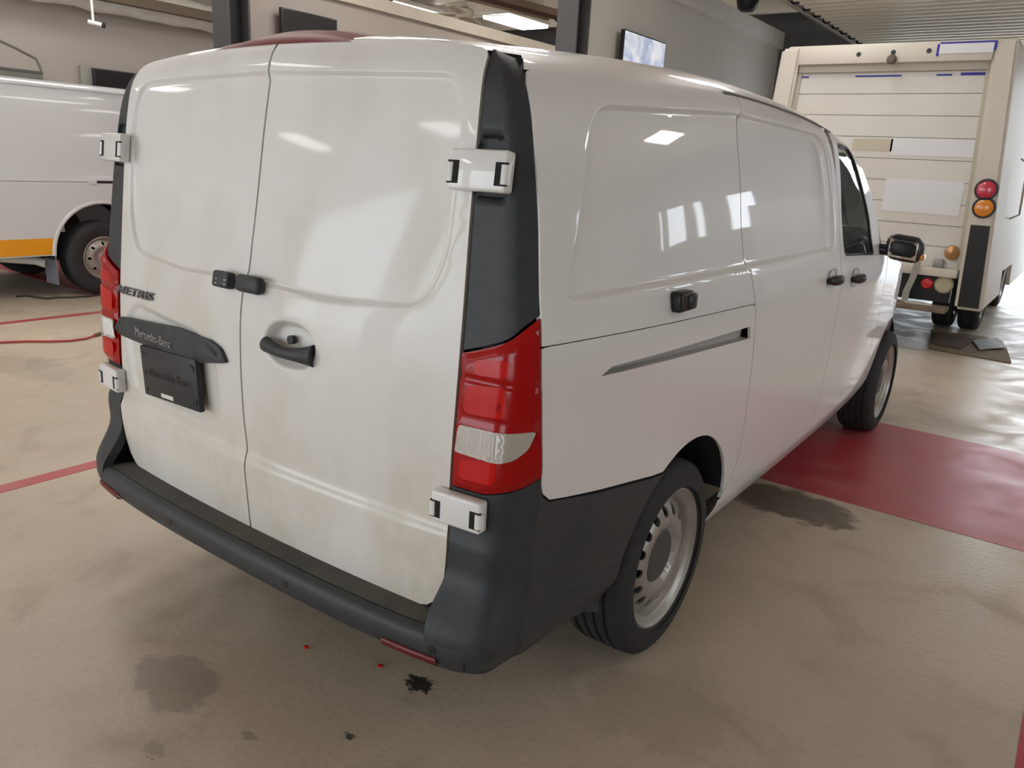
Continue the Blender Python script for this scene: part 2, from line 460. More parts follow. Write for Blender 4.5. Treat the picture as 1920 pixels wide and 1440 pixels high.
# ------------------------------------------------------------------ the white van: surfaces
ZRf = pchip([(.15, 1.862), (.3, 1.878), (.5, 1.892), (1.0, 1.928), (1.5, 1.945), (2.0, 1.935), (2.4, 1.91), (2.8, 1.865), (3.2, 1.80), (6, 1.7)])
Wf = pchip([(.2, .82), (.26, .855), (.33, .89), (.40, .922), (.55, .945), (.75, .957), (.95, .962), (1.08, .962), (1.16, .956), (1.22, .945),
            (1.30, .930), (1.5, .900), (1.65, .868), (1.72, .848), (1.785, .815), (1.82, .774), (1.85, .705), (1.88, .53), (1.895, .33), (1.905, 0.0)])
Ff = pchip([(2.4, 0), (3.2, .010), (3.8, .03), (4.3, .055), (4.5, .09), (4.7, .145), (4.9, .23), (5.12, .40)])
def unz(z, y):
    k = (ZRf(y)-1.2)/.705; return np.where(z > 1.2, 1.2+(z-1.2)/k, z)
def zuz(zu, y):
    k = (ZRf(y)-1.2)/.705; return np.where(zu > 1.2, 1.2+(zu-1.2)*k, zu)
def fs(y, z):
    y = np.asarray(y, float); z = np.asarray(z, float)
    return Wf(unz(z, y)) - .03*np.clip((.95-y)/.75, 0, 1.2)**2 - np.where(y > 2.4, Ff(y), 0)
# rear face
Cf = pchip([(.40, .088), (.493, .084), (.613, .076), (.70, .071), (.735, .084), (.84, .076), (.97, .073), (1.09, .076), (1.281, .104), (1.452, .134), (1.618, .161), (1.70, .176), (1.782, .194), (1.83, .212), (1.855, .232), (1.88, .28)])
Ef = pchip([(.40, .118), (.50, .114), (.70, .104), (.735, .116), (.84, .118), (1.06, .130), (1.25, .148), (1.43, .166), (1.6, .185), (1.70, .20), (1.75, .212), (1.80, .24), (1.84, .285), (1.88, .34)])
def hr(x, z):
    c = Cf(z); e = Ef(z); return c+(e-c)*np.clip(np.abs(x)/.75, 0, 1.4)**2.2
XDf = pchip([(.40, .66), (.492, .685), (.53, .722), (.60, .745), (.70, .752), (.735, .745), (.9, .744), (1.06, .745), (1.25, .741), (1.43, .735), (1.66, .727), (1.745, .72), (1.79, .713), (1.83, .70)])
def px_side(L):
    out = []
    tt = np.linspace(1.0, 9.0, 1600)
    for (u, v) in L:
        d = ray(u, v); P_ = CAM[None, :]+tt[:, None]*d[None, :]
        g_ = P_[:, 0]-fs(np.clip(P_[:, 1], .1, 5.1), P_[:, 2]); g_ = np.where((P_[:, 1] > .1) & (P_[:, 1] < 5.0), g_, 9)
        k = np.where((g_[:-1] > 0) & (g_[1:] <= 0))[0]
        if len(k): i = k[0]; f = g_[i]/(g_[i]-g_[i+1]); p = P_[i]*(1-f)+P_[i+1]*f
        else: p = P_[int(np.argmin(np.abs(g_)))]
        out.append((p[1], p[2]))
    return np.array(out)
def px_rear(L):
    out = []
    for (u, v) in L:
        y = .1
        for _ in range(40):
            p = at(u, v, y=y); y = .4*y+.6*float(hr(p[0], p[2]))
        out.append((p[0], p[2]))
    return np.array(out)
QE = px_side([(968, 92), (985, 150), (998, 230), (1005, 330), (1010, 450), (1013, 600), (1014, 700), (1015, 800), (1014, 905)])
YQf = pchip([(z, y) for y, z in QE] + [(.2, float(QE[-1][0]))])
def corner(Q):
    """Q = (t, z): t 0 at the door edge, .6 at the crease, 1 at the quarter panel"""
    t = Q[:, 0]; z = Q[:, 1]
    ax = XDf(z)+.003; ay = hr(ax, z); by = YQf(z); bx = fs(by, z)
    wd = bx-ax
    kx = ax+wd*.70; ky = ay+.012+.05*np.clip(wd-.19, -1, 0)
    ky = np.minimum(ky, ay+(by-ay)*.45)
    # quadratic rounding about the crease
    def lerp(a, b, s): return a+(b-a)*s
    w_ = .15
    def at_t(u):
        s1 = np.clip(u/.6, -.5, 1); s2 = np.clip((u-.6)/.4, 0, 1.5)
        return np.where(u < .6, lerp(ax, kx, s1), lerp(kx, bx, s2)), np.where(u < .6, lerp(ay, ky, s1), lerp(ky, by, s2))
    x, y = at_t(t)
    x0, y0 = at_t(np.full_like(t, .6-w_)); x1, y1 = at_t(np.full_like(t, .6+w_)); s = np.clip((t-.6+w_)/(2*w_), 0, 1)
    bx_ = (1-s)**2*x0+2*s*(1-s)*kx+s*s*x1; by_ = (1-s)**2*y0+2*s*(1-s)*ky+s*s*y1
    mid = np.abs(t-.6) < w_
    x = np.where(mid, bx_, x); y = np.where(mid, by_, y)
    return np.stack([x, y, z], 1)

# ------------------------------------------------------------------ materials
def paint(name, dirt):
    m = bpy.data.materials.new(name); m.use_nodes = True; nt = m.node_tree; b = nt.nodes['Principled BSDF']
    b.inputs['Coat Weight'].default_value = .7; b.inputs['Coat Roughness'].default_value = .03; b.inputs['Roughness'].default_value = .35
    base = (.80, .795, .775, 1)
    if not dirt:
        b.inputs['Base Color'].default_value = base; return m
    tc = nt.nodes.new('ShaderNodeTexCoord'); mp = nt.nodes.new('ShaderNodeMapping'); mp.inputs['Scale'].default_value = (1, 1, .55)
    nt.links.new(tc.outputs['Object'], mp.inputs['Vector'])
    n = nt.nodes.new('ShaderNodeTexNoise'); n.inputs['Scale'].default_value = 3.0; n.inputs['Detail'].default_value = 2; n.inputs['Distortion'].default_value = .2
    nt.links.new(mp.outputs['Vector'], n.inputs['Vector'])
    n2 = nt.nodes.new('ShaderNodeTexNoise'); n2.inputs['Scale'].default_value = 26; n2.inputs['Detail'].default_value = 6
    nt.links.new(mp.outputs['Vector'], n2.inputs['Vector'])
    # more road dust low down on the doors
    sp = nt.nodes.new('ShaderNodeSeparateXYZ'); nt.links.new(tc.outputs['Object'], sp.inputs[0])
    hz = nt.nodes.new('ShaderNodeMapRange'); hz.inputs[1].default_value = 1.5; hz.inputs[2].default_value = .75; hz.inputs[3].default_value = -.22; hz.inputs[4].default_value = .12
    nt.links.new(sp.outputs[2], hz.inputs[0])
    ad = nt.nodes.new('ShaderNodeMath'); ad.operation = 'ADD'; nt.links.new(n.outputs['Fac'], ad.inputs[0]); nt.links.new(hz.outputs[0], ad.inputs[1])
    r = nt.nodes.new('ShaderNodeMapRange'); r.inputs[1].default_value = .24; r.inputs[2].default_value = .90; r.inputs[4].default_value = 1.0
    nt.links.new(ad.outputs[0], r.inputs[0])
    r3 = nt.nodes.new('ShaderNodeMapRange'); r3.inputs[1].default_value = .1; r3.inputs[2].default_value = .9; r3.inputs[3].default_value = .45
    nt.links.new(n2.outputs['Fac'], r3.inputs[0])
    mul = nt.nodes.new('ShaderNodeMath'); mul.operation = 'MULTIPLY'; nt.links.new(r.outputs[0], mul.inputs[0]); nt.links.new(r3.outputs[0], mul.inputs[1])
    mx = nt.nodes.new('ShaderNodeMix'); mx.data_type = 'RGBA'; mx.inputs[6].default_value = (.82, .81, .785, 1); mx.inputs[7].default_value = (.52, .44, .31, 1)
    nt.links.new(mul.outputs[0], mx.inputs[0]); nt.links.new(mx.outputs[2], b.inputs['Base Color'])
    b.inputs['Coat Weight'].default_value = .45; b.inputs['Coat Roughness'].default_value = .06; b.inputs['Roughness'].default_value = .45
    return m
PAINT = paint('white_van_paint', False); PAINTD = paint('dusty_white_van_paint', True)
PLAS = mat('charcoal_plastic', (.032, .036, .040), .5, noise=(30, (.048, .052, .055), .5, 4), bump=(220, .08))
PLASG = mat('dusty_charcoal_plastic', (.06, .06, .055), .75, noise=(7, (.13, .12, .10), .7, 6))
RED = mat('red_lens', (.36, .001, .002), .2, coat=.25, spec=.25)
REDB = mat('bright_red_reflector', (.56, .003, .002), .2, coat=.25, spec=.25)
REDD = mat('dark_red_lens', (.25, .003, .005), .12, coat=1.0)
CLEAR = mat('clear_lens', (.62, .60, .57), .1, metal=.55, coat=1.0)
RUB = mat('tyre_rubber', (.022, .022, .023), .75, noise=(25, (.04, .038, .035), .5, 3))
RIM = mat('silver_steel_wheel', (.42, .405, .375), .38, metal=.55, noise=(14, (.27, .24, .2), .5, 5))
CHROME = mat('chrome', (.75, .75, .76), .15, metal=1.0)
GLASS = mat('tinted_glass', (.16, .20, .19), .02, trans=.85, ior=1.5)
MIRG = mat('mirror_glass', (.8, .8, .8), .02, metal=1.0)
DARK = mat('dark_interior', (.012, .012, .013), .8)
AMBER = mat('amber_lens', (.8, .28, .03), .2, coat=1)

van = empty('cargo_van', (0, 0, 0))
tag(van, 'white cargo van with dusty rear doors and charcoal bumper', 'van')

# ------------------------------------------------------------------ rear doors
def door_outline(sgn):
    z = np.concatenate([np.linspace(.50, .62, 9), np.linspace(.66, .80, 8), np.linspace(.85, 1.70, 18), np.linspace(1.72, 1.80, 6)])
    right = [(float(XDf(q))-.004, q) for q in z]
    top = [(.699, 1.811), (.68, 1.820), (.64, 1.827), (.5, 1.838), (.3, 1.848), (.12, 1.852), (.0035, 1.853)]
    L = [(.0035, .492), (.35, .492), (.60, .493), (.665, .494)] + right + top
    L = np.array(L)
    if sgn < 0: L = (L*[-1, 1])[::-1]
    return L
win_r = px_rear([(840, 141), (872, 165), (866, 300), (855, 430), (845, 510), (815, 548), (760, 556), (640, 543), (500, 514)])
def rear_rec():
    r = rounded([(-.06, 1.785), (.655, 1.767, .08), (.692, 1.66, .05), (.688, 1.36, .14), (.63, 1.235, .16), (.32, 1.213), (-.06, 1.228)], .05)
    return r
recR, loopsR = recess(rear_rec(), .013, .018)
ovalc = px_rear([(540, 648)])[0]
def oval(c, a, b, n=28, tilt=0):
    t = np.linspace(0, 2*np.pi, n, endpoint=False)
    return np.stack([c[0]+a*np.cos(t)*np.abs(np.cos(t))**-.15, c[1]+b*np.sin(t)], 1)
ovL = oval(ovalc, .104, .068)
recO, loopsO = recess(ovL, .035, .028)
def surf_rr(Q):
    y = hr(Q[:, 0], Q[:, 1])+recR(Q)+recO(Q); return np.stack([Q[:, 0], y, Q[:, 1]], 1)
plateL = rounded([(-.715, 1.005), (-.62, 1.09), (-.20, 1.06), (-.115, .985), (-.105, .80), (-.20, .765), (-.66, .775)], .05)
recP, loopsP = recess(plateL, .012, .03)
recL, loopsL = recess((rear_rec()*[-1, 1])[::-1], .013, .018)
def surf_rl(Q):
    y = hr(Q[:, 0], Q[:, 1])+recL(Q)+recP(Q); return np.stack([Q[:, 0], y, Q[:, 1]], 1)
zlines = [np.stack([np.linspace(-.74, .74, 60), np.full(60, q)], 1) for q in (.69, .70, .71, .72, .73, .74, .75)]
dr = patch('rear_door', door_outline(1), surf_rr, PAINTD, van, feats=loopsR+loopsO+zlines, g=.03, thick=.02)
dl = patch('rear_door', door_outline(-1), surf_rl, PAINTD, van, feats=loopsL+loopsP+zlines, g=.03, thick=.02)
# dark seal behind the doors
def seal():
    P = []
    for x in np.linspace(-.76, .76, 30):
        P.append([(x, hr(x, z)+.055, z) for z in np.linspace(.46, 1.80, 30)])
    return grid('door_seal', P, DARK, van)
seal()
def rear_frame(x, z, out=0.0):
    """matrix at a point of the rear face: X to the right, Y up along the face, Z out of the face"""
    e = 1e-3
    p = Vector((x, float(hr(x, z)), z))
    tx = Vector((2*e, float(hr(x+e, z)-hr(x-e, z)), 0)).normalized()
    tz = Vector((0, float(hr(x, z+.02)-hr(x, z-.02)), .04)).normalized()
    n = tx.cross(tz).normalized(); tz = n.cross(tx)
    Mx = Matrix.Identity(4)
    for i in range(3): Mx[i][0] = tx[i]; Mx[i][1] = tz[i]; Mx[i][2] = n[i]; Mx[i][3] = p[i]+n[i]*out
    return Mx
def put(o, Mx):
    o.data.transform(Mx); return o
# pull handle on the right door
c = ovalc
def bar_handle():
    bm = bmesh.new(); pts = []; rr = []
    for i in range(15):
        s = -1+2*i/14; pts.append((s*.094, -.012-.006*math.cos(s*1.5)+.0, .012+.016*math.cos(s*1.5)-.02)); rr.append(.010+.012*abs(s)**2*(.4 if s < 0 else 1)+.004)
    add_tube(bm, pts, rr, 12)
    for v in bm.verts: v.co.y = -.012+(v.co.y+.012)*1.15
    return bmobj('pull_handle', bm, PLAS, dr, 50)
put(bar_handle(), rear_frame(c[0], c[1], .002))
bm = bmesh.new(); add_lathe(bm, [(-.01, .0), (-.01, .012), (.004, .012), (.004, 0)], 16, 'z'); put(bmobj('lock_cylinder', bm, BLACK, dr, 40), rear_frame(c[0]-.01, c[1]+.012, -.018))
# catch across the door seam: body on the right door, block on the left
q = px_rear([(476, 534)])[0]
bm = bmesh.new(); add_box(bm, (0, 0, .014), (.106, .048, .030), bevel=.014, seg=3); put(bmobj('catch_handle', bm, PLAS, dr, 50), rear_frame(q[0]+.002, q[1], 0))
q = px_rear([(428, 525)])[0]
bm = bmesh.new(); add_box(bm, (0, 0, .014), (.074, .046, .030), bevel=.008, seg=3); put(bmobj('catch_block', bm, PLAS, dl, 50), rear_frame(q[0], q[1], 0))
for k, (u, v) in enumerate([(422, 528), (438, 531)]):
    q = px_rear([(u, v)])[0]
    for s in (-1, 1):
        bm = bmesh.new(); add_box(bm, (0, s*.006, .0295), (.006, .003, .001)); put(bmobj('arrow_mark', bm, WHITEM, dl if k == 0 else dr), rear_frame(q[0], q[1], 0))
# lamp strip with raised lettering above the plate
a1 = px_rear([(225, 602)])[0]; a2 = px_rear([(425, 672)])[0]
sl = px_rear([(232, 592), (330, 612), (398, 636), (418, 652), (430, 680), (382, 679), (300, 654), (230, 626), (223, 608)])
sl = rounded([tuple(p) for p in sl], .012, 4)
def strip_surf(Q):
    d = np.where(inside(sl, Q), dist(sl, Q), 0)
    y = hr(Q[:, 0], Q[:, 1])-.012-.016*sstep(0, .022, d); return np.stack([Q[:, 0], y, Q[:, 1]], 1)
strip = patch('plate_lamp_strip', sl, strip_surf, PLAS, dl, feats=[inset(sl, .006), inset(sl, .013), inset(sl, .02)], g=.015, thick=.035, eseg=.012)
SIL = mat('silver_letters', (.55, .56, .57), .3, metal=.7)
q = px_rear([(303, 632)])[0]; q2 = px_rear([(268, 619)])[0]; q3 = px_rear([(338, 645)])[0]
ang = math.atan2(q3[1]-q2[1], q3[0]-q2[0])
tx = text_mesh('strip_lettering', 'Mercedes-Benz', .038, .0012, SIL, dl, bold=-.0004, sx=1.0)
put(tx, rear_frame(q[0], q[1], .029) @ Matrix.Rotation(ang, 4, 'Z'))
# model badge
q = px_rear([(252, 549)])[0]; qa = px_rear([(218, 540)])[0]; qb = px_rear([(287, 558)])[0]
tx = text_mesh('model_badge', 'METRIS', .036, .003, mat('badge_grey', (.20, .20, .21), .3, metal=.6), dl, shear=.25, bold=.0008, sx=1.3)
wdt = max(v.co.x for v in tx.data.vertices)-min(v.co.x for v in tx.data.vertices)
sc = (qb[0]-qa[0])/wdt*.98
for v in tx.data.vertices: v.co.x *= sc
put(tx, rear_frame(q[0], q[1], .003) @ Matrix.Rotation(math.atan2(qb[1]-qa[1], qb[0]-qa[0]), 4, 'Z'))
# blank licence plate bracket
pc = px_rear([(284, 648), (388, 675), (380, 768), (275, 732)])
cx_, cz_ = pc.mean(0); pw = .5*((pc[1]-pc[0])[0]+(pc[2]-pc[3])[0]); ph = .5*((pc[0]-pc[3])[1]+(pc[1]-pc[2])[1])
pang = math.atan2((pc[1]-pc[0])[1]+(pc[2]-pc[3])[1], (pc[1]-pc[0])[0]+(pc[2]-pc[3])[0])
PM = rear_frame(cx_, cz_, .0) @ Matrix.Rotation(pang, 4, 'Z')
bm = bmesh.new(); add_box(bm, (0, 0, .010), (pw, ph, .02), bevel=.006, seg=2)
plate = put(bmobj('plate_bracket', bm, mat('black_bracket', (.02, .022, .026), .5, noise=(20, (.035, .037, .04), .5, 3)), dl, 40), PM)
put(text_mesh('embossed_lettering', 'Mercedes-Benz', .042, .0006, mat('black_letters', (.012, .012, .013), .3), dl, sx=.95), PM @ Matrix.Translation((.005, .0, .0205)))
bm = bmesh.new(); add_box(bm, (-.02, -ph/2+.017, .0205), (.075, .013, .0015)); put(bmobj('plate_sticker', bm, WHITEM, dl), PM)
for (sx_, sy_) in ((-1, 1), (1, 1), (-1, -1), (1, -1), (-1, -.1)):
    bm = bmesh.new(); add_lathe(bm, [(.0, .0001), (.002, .004), (.0, .005)], 10, 'z', (sx_*(pw/2-.025), sy_*(ph/2-.022), .02)); put(bmobj('bracket_screw', bm, BLACK, dl), PM)
for sy_ in (1, -1):
    bm = bmesh.new(); add_box(bm, (pw/2-.014, sy_*(ph/2-.03), .021), (.010, .022, .004), bevel=.002); put(bmobj('bracket_clip', bm, BLACK, dl), PM)

# ------------------------------------------------------------------ corner trims, lamps, hinges
def corner_frame(t, z, out, sgn):
    e = 1e-3; C = lambda a, b: corner(np.array([[a, b]]))[0]
    p = C(t, z); tx = Vector(C(t+.02, z)-C(t-.02, z)).normalized(); tz = Vector(C(t, z+.01)-C(t, z-.01)).normalized()
    n = tx.cross(tz).normalized(); tz = n.cross(tx)
    Mx = Matrix.Identity(4)
    for i in range(3): Mx[i][0] = tx[i]; Mx[i][1] = tz[i]; Mx[i][2] = n[i]; Mx[i][3] = p[i]+n[i]*out
    if sgn < 0: Mx = Matrix.Diagonal((-1, 1, 1, 1)) @ Mx
    return Mx
ts = np.linspace(0, 1, 13)
ZT = pchip([(0, 1.160), (.3, 1.180), (.6, 1.205), (.8, 1.232), (1, 1.258)])
ZB = pchip([(0, .842), (.35, .842), (.6, .852), (.8, .862), (1, .885)])
SC = .22                                   # 2D scale of t against z
def csurf(off):
    def f(Q):
        q = Q/np.array([SC, 1]); e = 1e-3
        p = corner(q); a = corner(q+[e*3, 0])-corner(q-[e*3, 0]); b = corner(q+[0, e])-corner(q-[0, e])
        n = np.cross(a, b); n /= np.linalg.norm(n, axis=1)[:, None]+1e-12
        return p+n*(off(Q) if callable(off) else off)[:, None] if callable(off) else p+n*off
    return f
for sgn in (1, -1):
    mir = sgn < 0
    # dark pillar trim
    ztop = 1.820
    L = [(t*SC, float(ZT(t))+.004) for t in ts] + [(SC*.992, q) for q in np.linspace(1.29, 1.792, 16)] + [(SC*.9, 1.802), (SC*.7, 1.812), (SC*.5, 1.818), (SC*.1, ztop)] + [(SC*.005, q) for q in np.linspace(ztop-.004, 1.19, 18)]
    hp = rounded([(.0, 1.50), (SC*.50, 1.50, .02), (SC*.50, 1.635, .02), (.0, 1.635)], .01)
    hf, hl = recess(hp, .012, .006)
    tr = patch('pillar_trim', np.array(L), csurf(lambda Q: -.004-hf(Q)), PLAS, van, feats=hl, g=.022, thick=.03, mirror=mir)
    patch('trim_cap', np.array([(-.12*SC, 1.74), (1.06*SC, 1.74), (1.06*SC, 1.816), (-.12*SC, 1.816)]), csurf(-.010), PLAS, tr, g=.03, thick=.004, mirror=mir)
    # tail lamp
    L = [(t*SC, float(ZB(t))) for t in np.linspace(.015, .99, 13)] + [(t*SC, float(ZT(t))-.003) for t in np.linspace(.99, .015, 13)]
    L = np.array(L)
    def lamp_off(Q, L=L):
        d = np.where(inside(L, Q), dist(L, Q), 0); z = Q[:, 1]
        g_ = .004*np.exp(-((z-1.105)/.007)**2)+.003*np.exp(-((z-1.018)/.006)**2)
        return .004+.010*sstep(0, .02, d)-g_
    fe = [inset(L, .008), inset(L, .018)]+[np.stack([np.linspace(.01, SC-.01, 14), np.full(14, q)], 1) for q in (1.09, 1.098, 1.105, 1.112, 1.12, 1.01, 1.018, 1.026)]
    lamp = patch('tail_lamp', L, csurf(lamp_off), RED, van, feats=fe, g=.02, thick=.02, mirror=mir)
    # brighter red reflector zones laid over the lens, clear reversing lens
    for (t0, t1, z0, z1, mm, nm) in ((.12, .60, 1.025, 1.090, REDB, 'bright_reflector'), (.20, .62, 1.117, 1.150, REDB, 'bright_reflector'), (.12, .55, .868, .915, REDB, 'bright_reflector')):
        LL = rounded([(t0*SC, z0), (t1*SC, z0+.005), (t1*SC, z1+.012), (t0*SC, z1)], .014, 4)
        def off2(Q, LL=LL): return .0145+.0*Q[:, 0]
        patch(nm, LL, csurf(off2), mm, lamp, g=.02, thick=.002, mirror=mir, eseg=.012)
    LL = rounded([(.05*SC, .930), (.57*SC, .926), (.70*SC, .936), (.84*SC, .962), (.93*SC, 1.004), (.60*SC, .998), (.08*SC, .996)], .008, 4)
    rl = patch('reverse_lens', LL, csurf(lambda Q: .0165+.0012*np.sin(Q[:, 0]*900)*(Q[:, 0] < .58*SC)), CLEAR, lamp, feats=[np.stack([np.full(8, q), np.linspace(.94, .99, 8)], 1) for q in np.linspace(.02, .12, 50)], g=.012, thick=.004, mirror=mir, eseg=.01)
    # hinges
    for (zc, hh, ww) in ((1.556, .088, .150), (.792, .078, .140)):
        Mx = corner_frame(.16, zc, .018, sgn)
        bm = bmesh.new(); add_box(bm, (0, 0, 0), (ww, hh, .034), bevel=.007, seg=3)
        hg = put(bmobj('door_hinge', bm, PAINT, van, 40), Mx)
        for s in (-1, 1):
            bm = bmesh.new(); add_box(bm, (s*(ww/2-.014), -.006, .0145), (.030, hh*.56, .0065), bevel=.001); put(bmobj('hinge_slot', bm, DARK, hg), Mx)
            bm = bmesh.new(); add_tube(bm, [(s*(ww/2-.006), -hh*.26-.004, .008), (s*(ww/2-.006), hh*.20-.004, .008)], .0125, 12); put(bmobj('hinge_knuckle', bm, PAINT, hg, 40), Mx)

# ------------------------------------------------------------------ bumper
PATH = [(0, -.012), (.2, -.011), (.4, -.006), (.6, .006), (.74, .022), (.83, .042), (.89, .075), (.928, .125), (.95, .20), (.96, .30)]
_d = np.array(PATH); _s = np.concatenate([[0], np.cumsum(np.linalg.norm(np.diff(_d, axis=0), axis=1))])
PXf = pchip(list(zip(_s, _d[:, 0]))); PYf = pchip(list(zip(_s, _d[:, 1]))); S_END = float(_s[-1])
def path(s):
    sg = np.sign(s); a = abs(s); p = np.array([float(PXf(a)), float(PYf(a))]); e = .004
    t = np.array([float(PXf(min(a+e, S_END))-PXf(max(a-e, 0))), float(PYf(min(a+e, S_END))-PYf(max(a-e, 0)))]); t /= np.linalg.norm(t)
    n = np.array([-t[1], t[0]])                    # inward (towards the van)
    return np.array([p[0]*sg if sg else p[0], p[1]]), np.array([n[0]*(sg if sg else 1), n[1]])
SECT = [(.125, .488), (.06, .490), (.026, .492), (.012, .488), (.004, .478), (.0, .466), (.0, .448), (.004, .428), (.014, .408), (.035, .392), (.09, .382), (.2, .38)]
P = []
for s in np.linspace(-.86, .86, 100):
    p, n = path(s); a = abs(s)
    row = []
    for k, (d, z) in enumerate(SECT):
        dd = d
        if a > .62: dd = min(d, .125*(1-.75*float(sstep(.62, .95, a))) if k == 0 else d)
        row.append((p[0]+n[0]*dd, p[1]+n[1]*dd, z))
    P.append(row)
bump = grid('bumper', P, PLAS, van, flip=False)
# dusty step pad on the ledge
P = []
for s in np.linspace(-.735, .735, 60):
    p, n = path(s); P.append([(p[0]+n[0]*d, p[1]+n[1]*d, .4935+.001*(1-abs(d-.07)/.05)) for d in np.linspace(.03, .118, 6)])
grid('step_pad', P, PLASG, bump, flip=False)
def sig(t): return .755+(S_END-.15-.755)*t
def horn(Q):
    t = Q[:, 0]/SC; z = Q[:, 1]; tc = np.clip(t, 0, 1)
    c = corner(np.stack([tc, np.maximum(z, .52)], 1)); g_ = (1-sstep(.478, .64, z))*(1-.85*sstep(.62, 1.0, tc))
    s = sig(tc); px, py = PXf(s), PYf(s)
    x = c[:, 0]+(px-c[:, 0])*g_; y = c[:, 1]+(py-c[:, 1])*g_
    low = sstep(.45, .385, z)*.03; return np.stack([x-low*.6, y+low*.7, z], 1)
for sgn in (1, -1):
    L = [(t*SC, .392) for t in ts] + [(SC, q) for q in np.linspace(.42, .84, 12)] + [(t*SC, float(ZB(t))-.005) for t in ts[::-1]] + [(0, q) for q in np.linspace(.82, .42, 14)]
    patch('bumper_corner', np.array(L), horn, PLAS, bump, g=.022, thick=.03, mirror=sgn < 0)
def bside(Q):
    x = fs(Q[:, 0], np.maximum(Q[:, 1], .50)); 
    yq = float(YQf(.6)); blend = 1-sstep(yq, yq+.26, Q[:, 0])
    hx = horn(np.stack([np.full(len(Q), SC), Q[:, 1]], 1))
    xs = x+.004-.05*sstep(.46, .34, Q[:, 1])
    yy = Q[:, 0]+(hx[:, 1]-yq)*np.clip(1-(Q[:, 0]-yq)/.30, 0, 1)
    return np.stack([xs+(hx[:, 0]-xs)*blend, yy, Q[:, 1]], 1)
top_px = px_side([(1015, 912), (1018, 928), (1030, 939), (1060, 934), (1120, 921), (1180, 905), (1225, 893), (1243, 886)])
AC, AR, AZ = 1.045, .405, .365                                # rear wheel arch
y0 = float(YQf(.6))
arch_b = [(AC-AR*math.cos(a), AZ+AR*math.sin(a)) for a in np.linspace(math.radians(-8), math.radians(180), 60)]
ytop, ztop_b = top_px[-1]
arc_low = [p for p in arch_b if p[1] < ztop_b-.004 and p[0] < AC]
for sgn in (1, -1):
    L = [(y0, .392), (.38, .372), (.56, .352)] + arc_low + [tuple(p-np.array([0, .004])) for p in top_px[::-1]] + [(y0, .87)]
    patch('bumper_side', np.array(L), bside, PLAS, bump, g=.025, thick=.02, mirror=sgn < 0)
# reflectors low on the bumper, parking sensor dimples
for s0 in (1, -1):
    P = []
    for s in np.linspace(.63, .79, 9):
        p, n = path(s*s0); P.append([(p[0]-n[0]*o_, p[1]-n[1]*o_, z) for (o_, z) in ((-.002, .432), (.003, .430), (.002, .414), (-.012, .408))])
    grid('bumper_reflector', P, mat('dull_red_reflector', (.13, .008, .011), .35), bump, flip=s0 < 0)
for s in (-.78, -.28, .28, .78):
    p, n = path(s); bm = bmesh.new()
    add_tube(bm, [(p[0]-n[0]*.001, p[1]-n[1]*.001, .452), (p[0]+n[0]*.01, p[1]+n[1]*.01, .452)], .011, 14)
    bmobj('parking_sensor', bm, BLACK, bump, 40)

# ------------------------------------------------------------------ side panels
GUT = 1.80
def gut(y): return float(zuz(np.array(GUT), np.array(y)))
seam = px_side([(1387, 190), (1393, 260), (1400, 400), (1405, 480), (1416, 568), (1413, 650), (1402, 750), (1386, 850), (1366, 905), (1352, 925)])
SYf = pchip(sorted([(z, y) for y, z in seam]))
belt = px_side([(1015, 652), (1415, 570)])
def zbelt(y): return belt[0][1]+(belt[1][1]-belt[0][1])*(y-belt[0][0])/(belt[1][0]-belt[0][0])
yb2 = 2.58
stamp = rounded([tuple(p) for p in px_side([(1060, 572), (1064, 480), (1080, 330), (1104, 195), (1250, 190), (1389, 212)])] + [(3.2, 1.765), (3.2, 1.30)] + [tuple(p) for p in px_side([(1402, 507), (1240, 538)])], .03)
stp = px_side([(1060, 572), (1104, 192), (1389, 209), (1402, 507)])
zt_f = stp[2][1]; zb_f = stp[3][1]
stampQ = rounded([(stp[0][0], stp[0][1], .05), (stp[1][0], stp[1][1], .10), (stp[2][0], zt_f, 0), (2.2, zt_f+.0, 0), (2.2, zb_f, 0), (stp[3][0], zb_f, 0)], .05, 8)
recS, loopsS = recess(stampQ, .020, .018)
sl_x = [(float(SYf(q))) for q in (1.7, 1.3)]
stampD = rounded([(1.0, zt_f, 0), (2.30, zt_f-.012, .06), (2.40, zt_f-.06, .06), (2.50, zb_f+.01, .06), (1.0, zb_f, 0)], .05, 8)
recD, loopsD = recess(stampD, .020, .018)
def surf_q(Q):
    return np.stack([fs(Q[:, 0], Q[:, 1])-recS(Q), Q[:, 0], Q[:, 1]], 1)
def surf_d(Q):
    return np.stack([fs(Q[:, 0], Q[:, 1])-recD(Q), Q[:, 0], Q[:, 1]], 1)
def surf_p(Q):
    return np.stack([fs(Q[:, 0], Q[:, 1]), Q[:, 0], Q[:, 1]], 1)
zq = np.linspace(float(zbelt(.2))+.002, gut(.27)-.003, 26)
edge_r = [(float(YQf(q))+.004, q) for q in zq]
rail = px_side([(1127, 706), (1148, 687), (1407, 612), (1407, 634)])
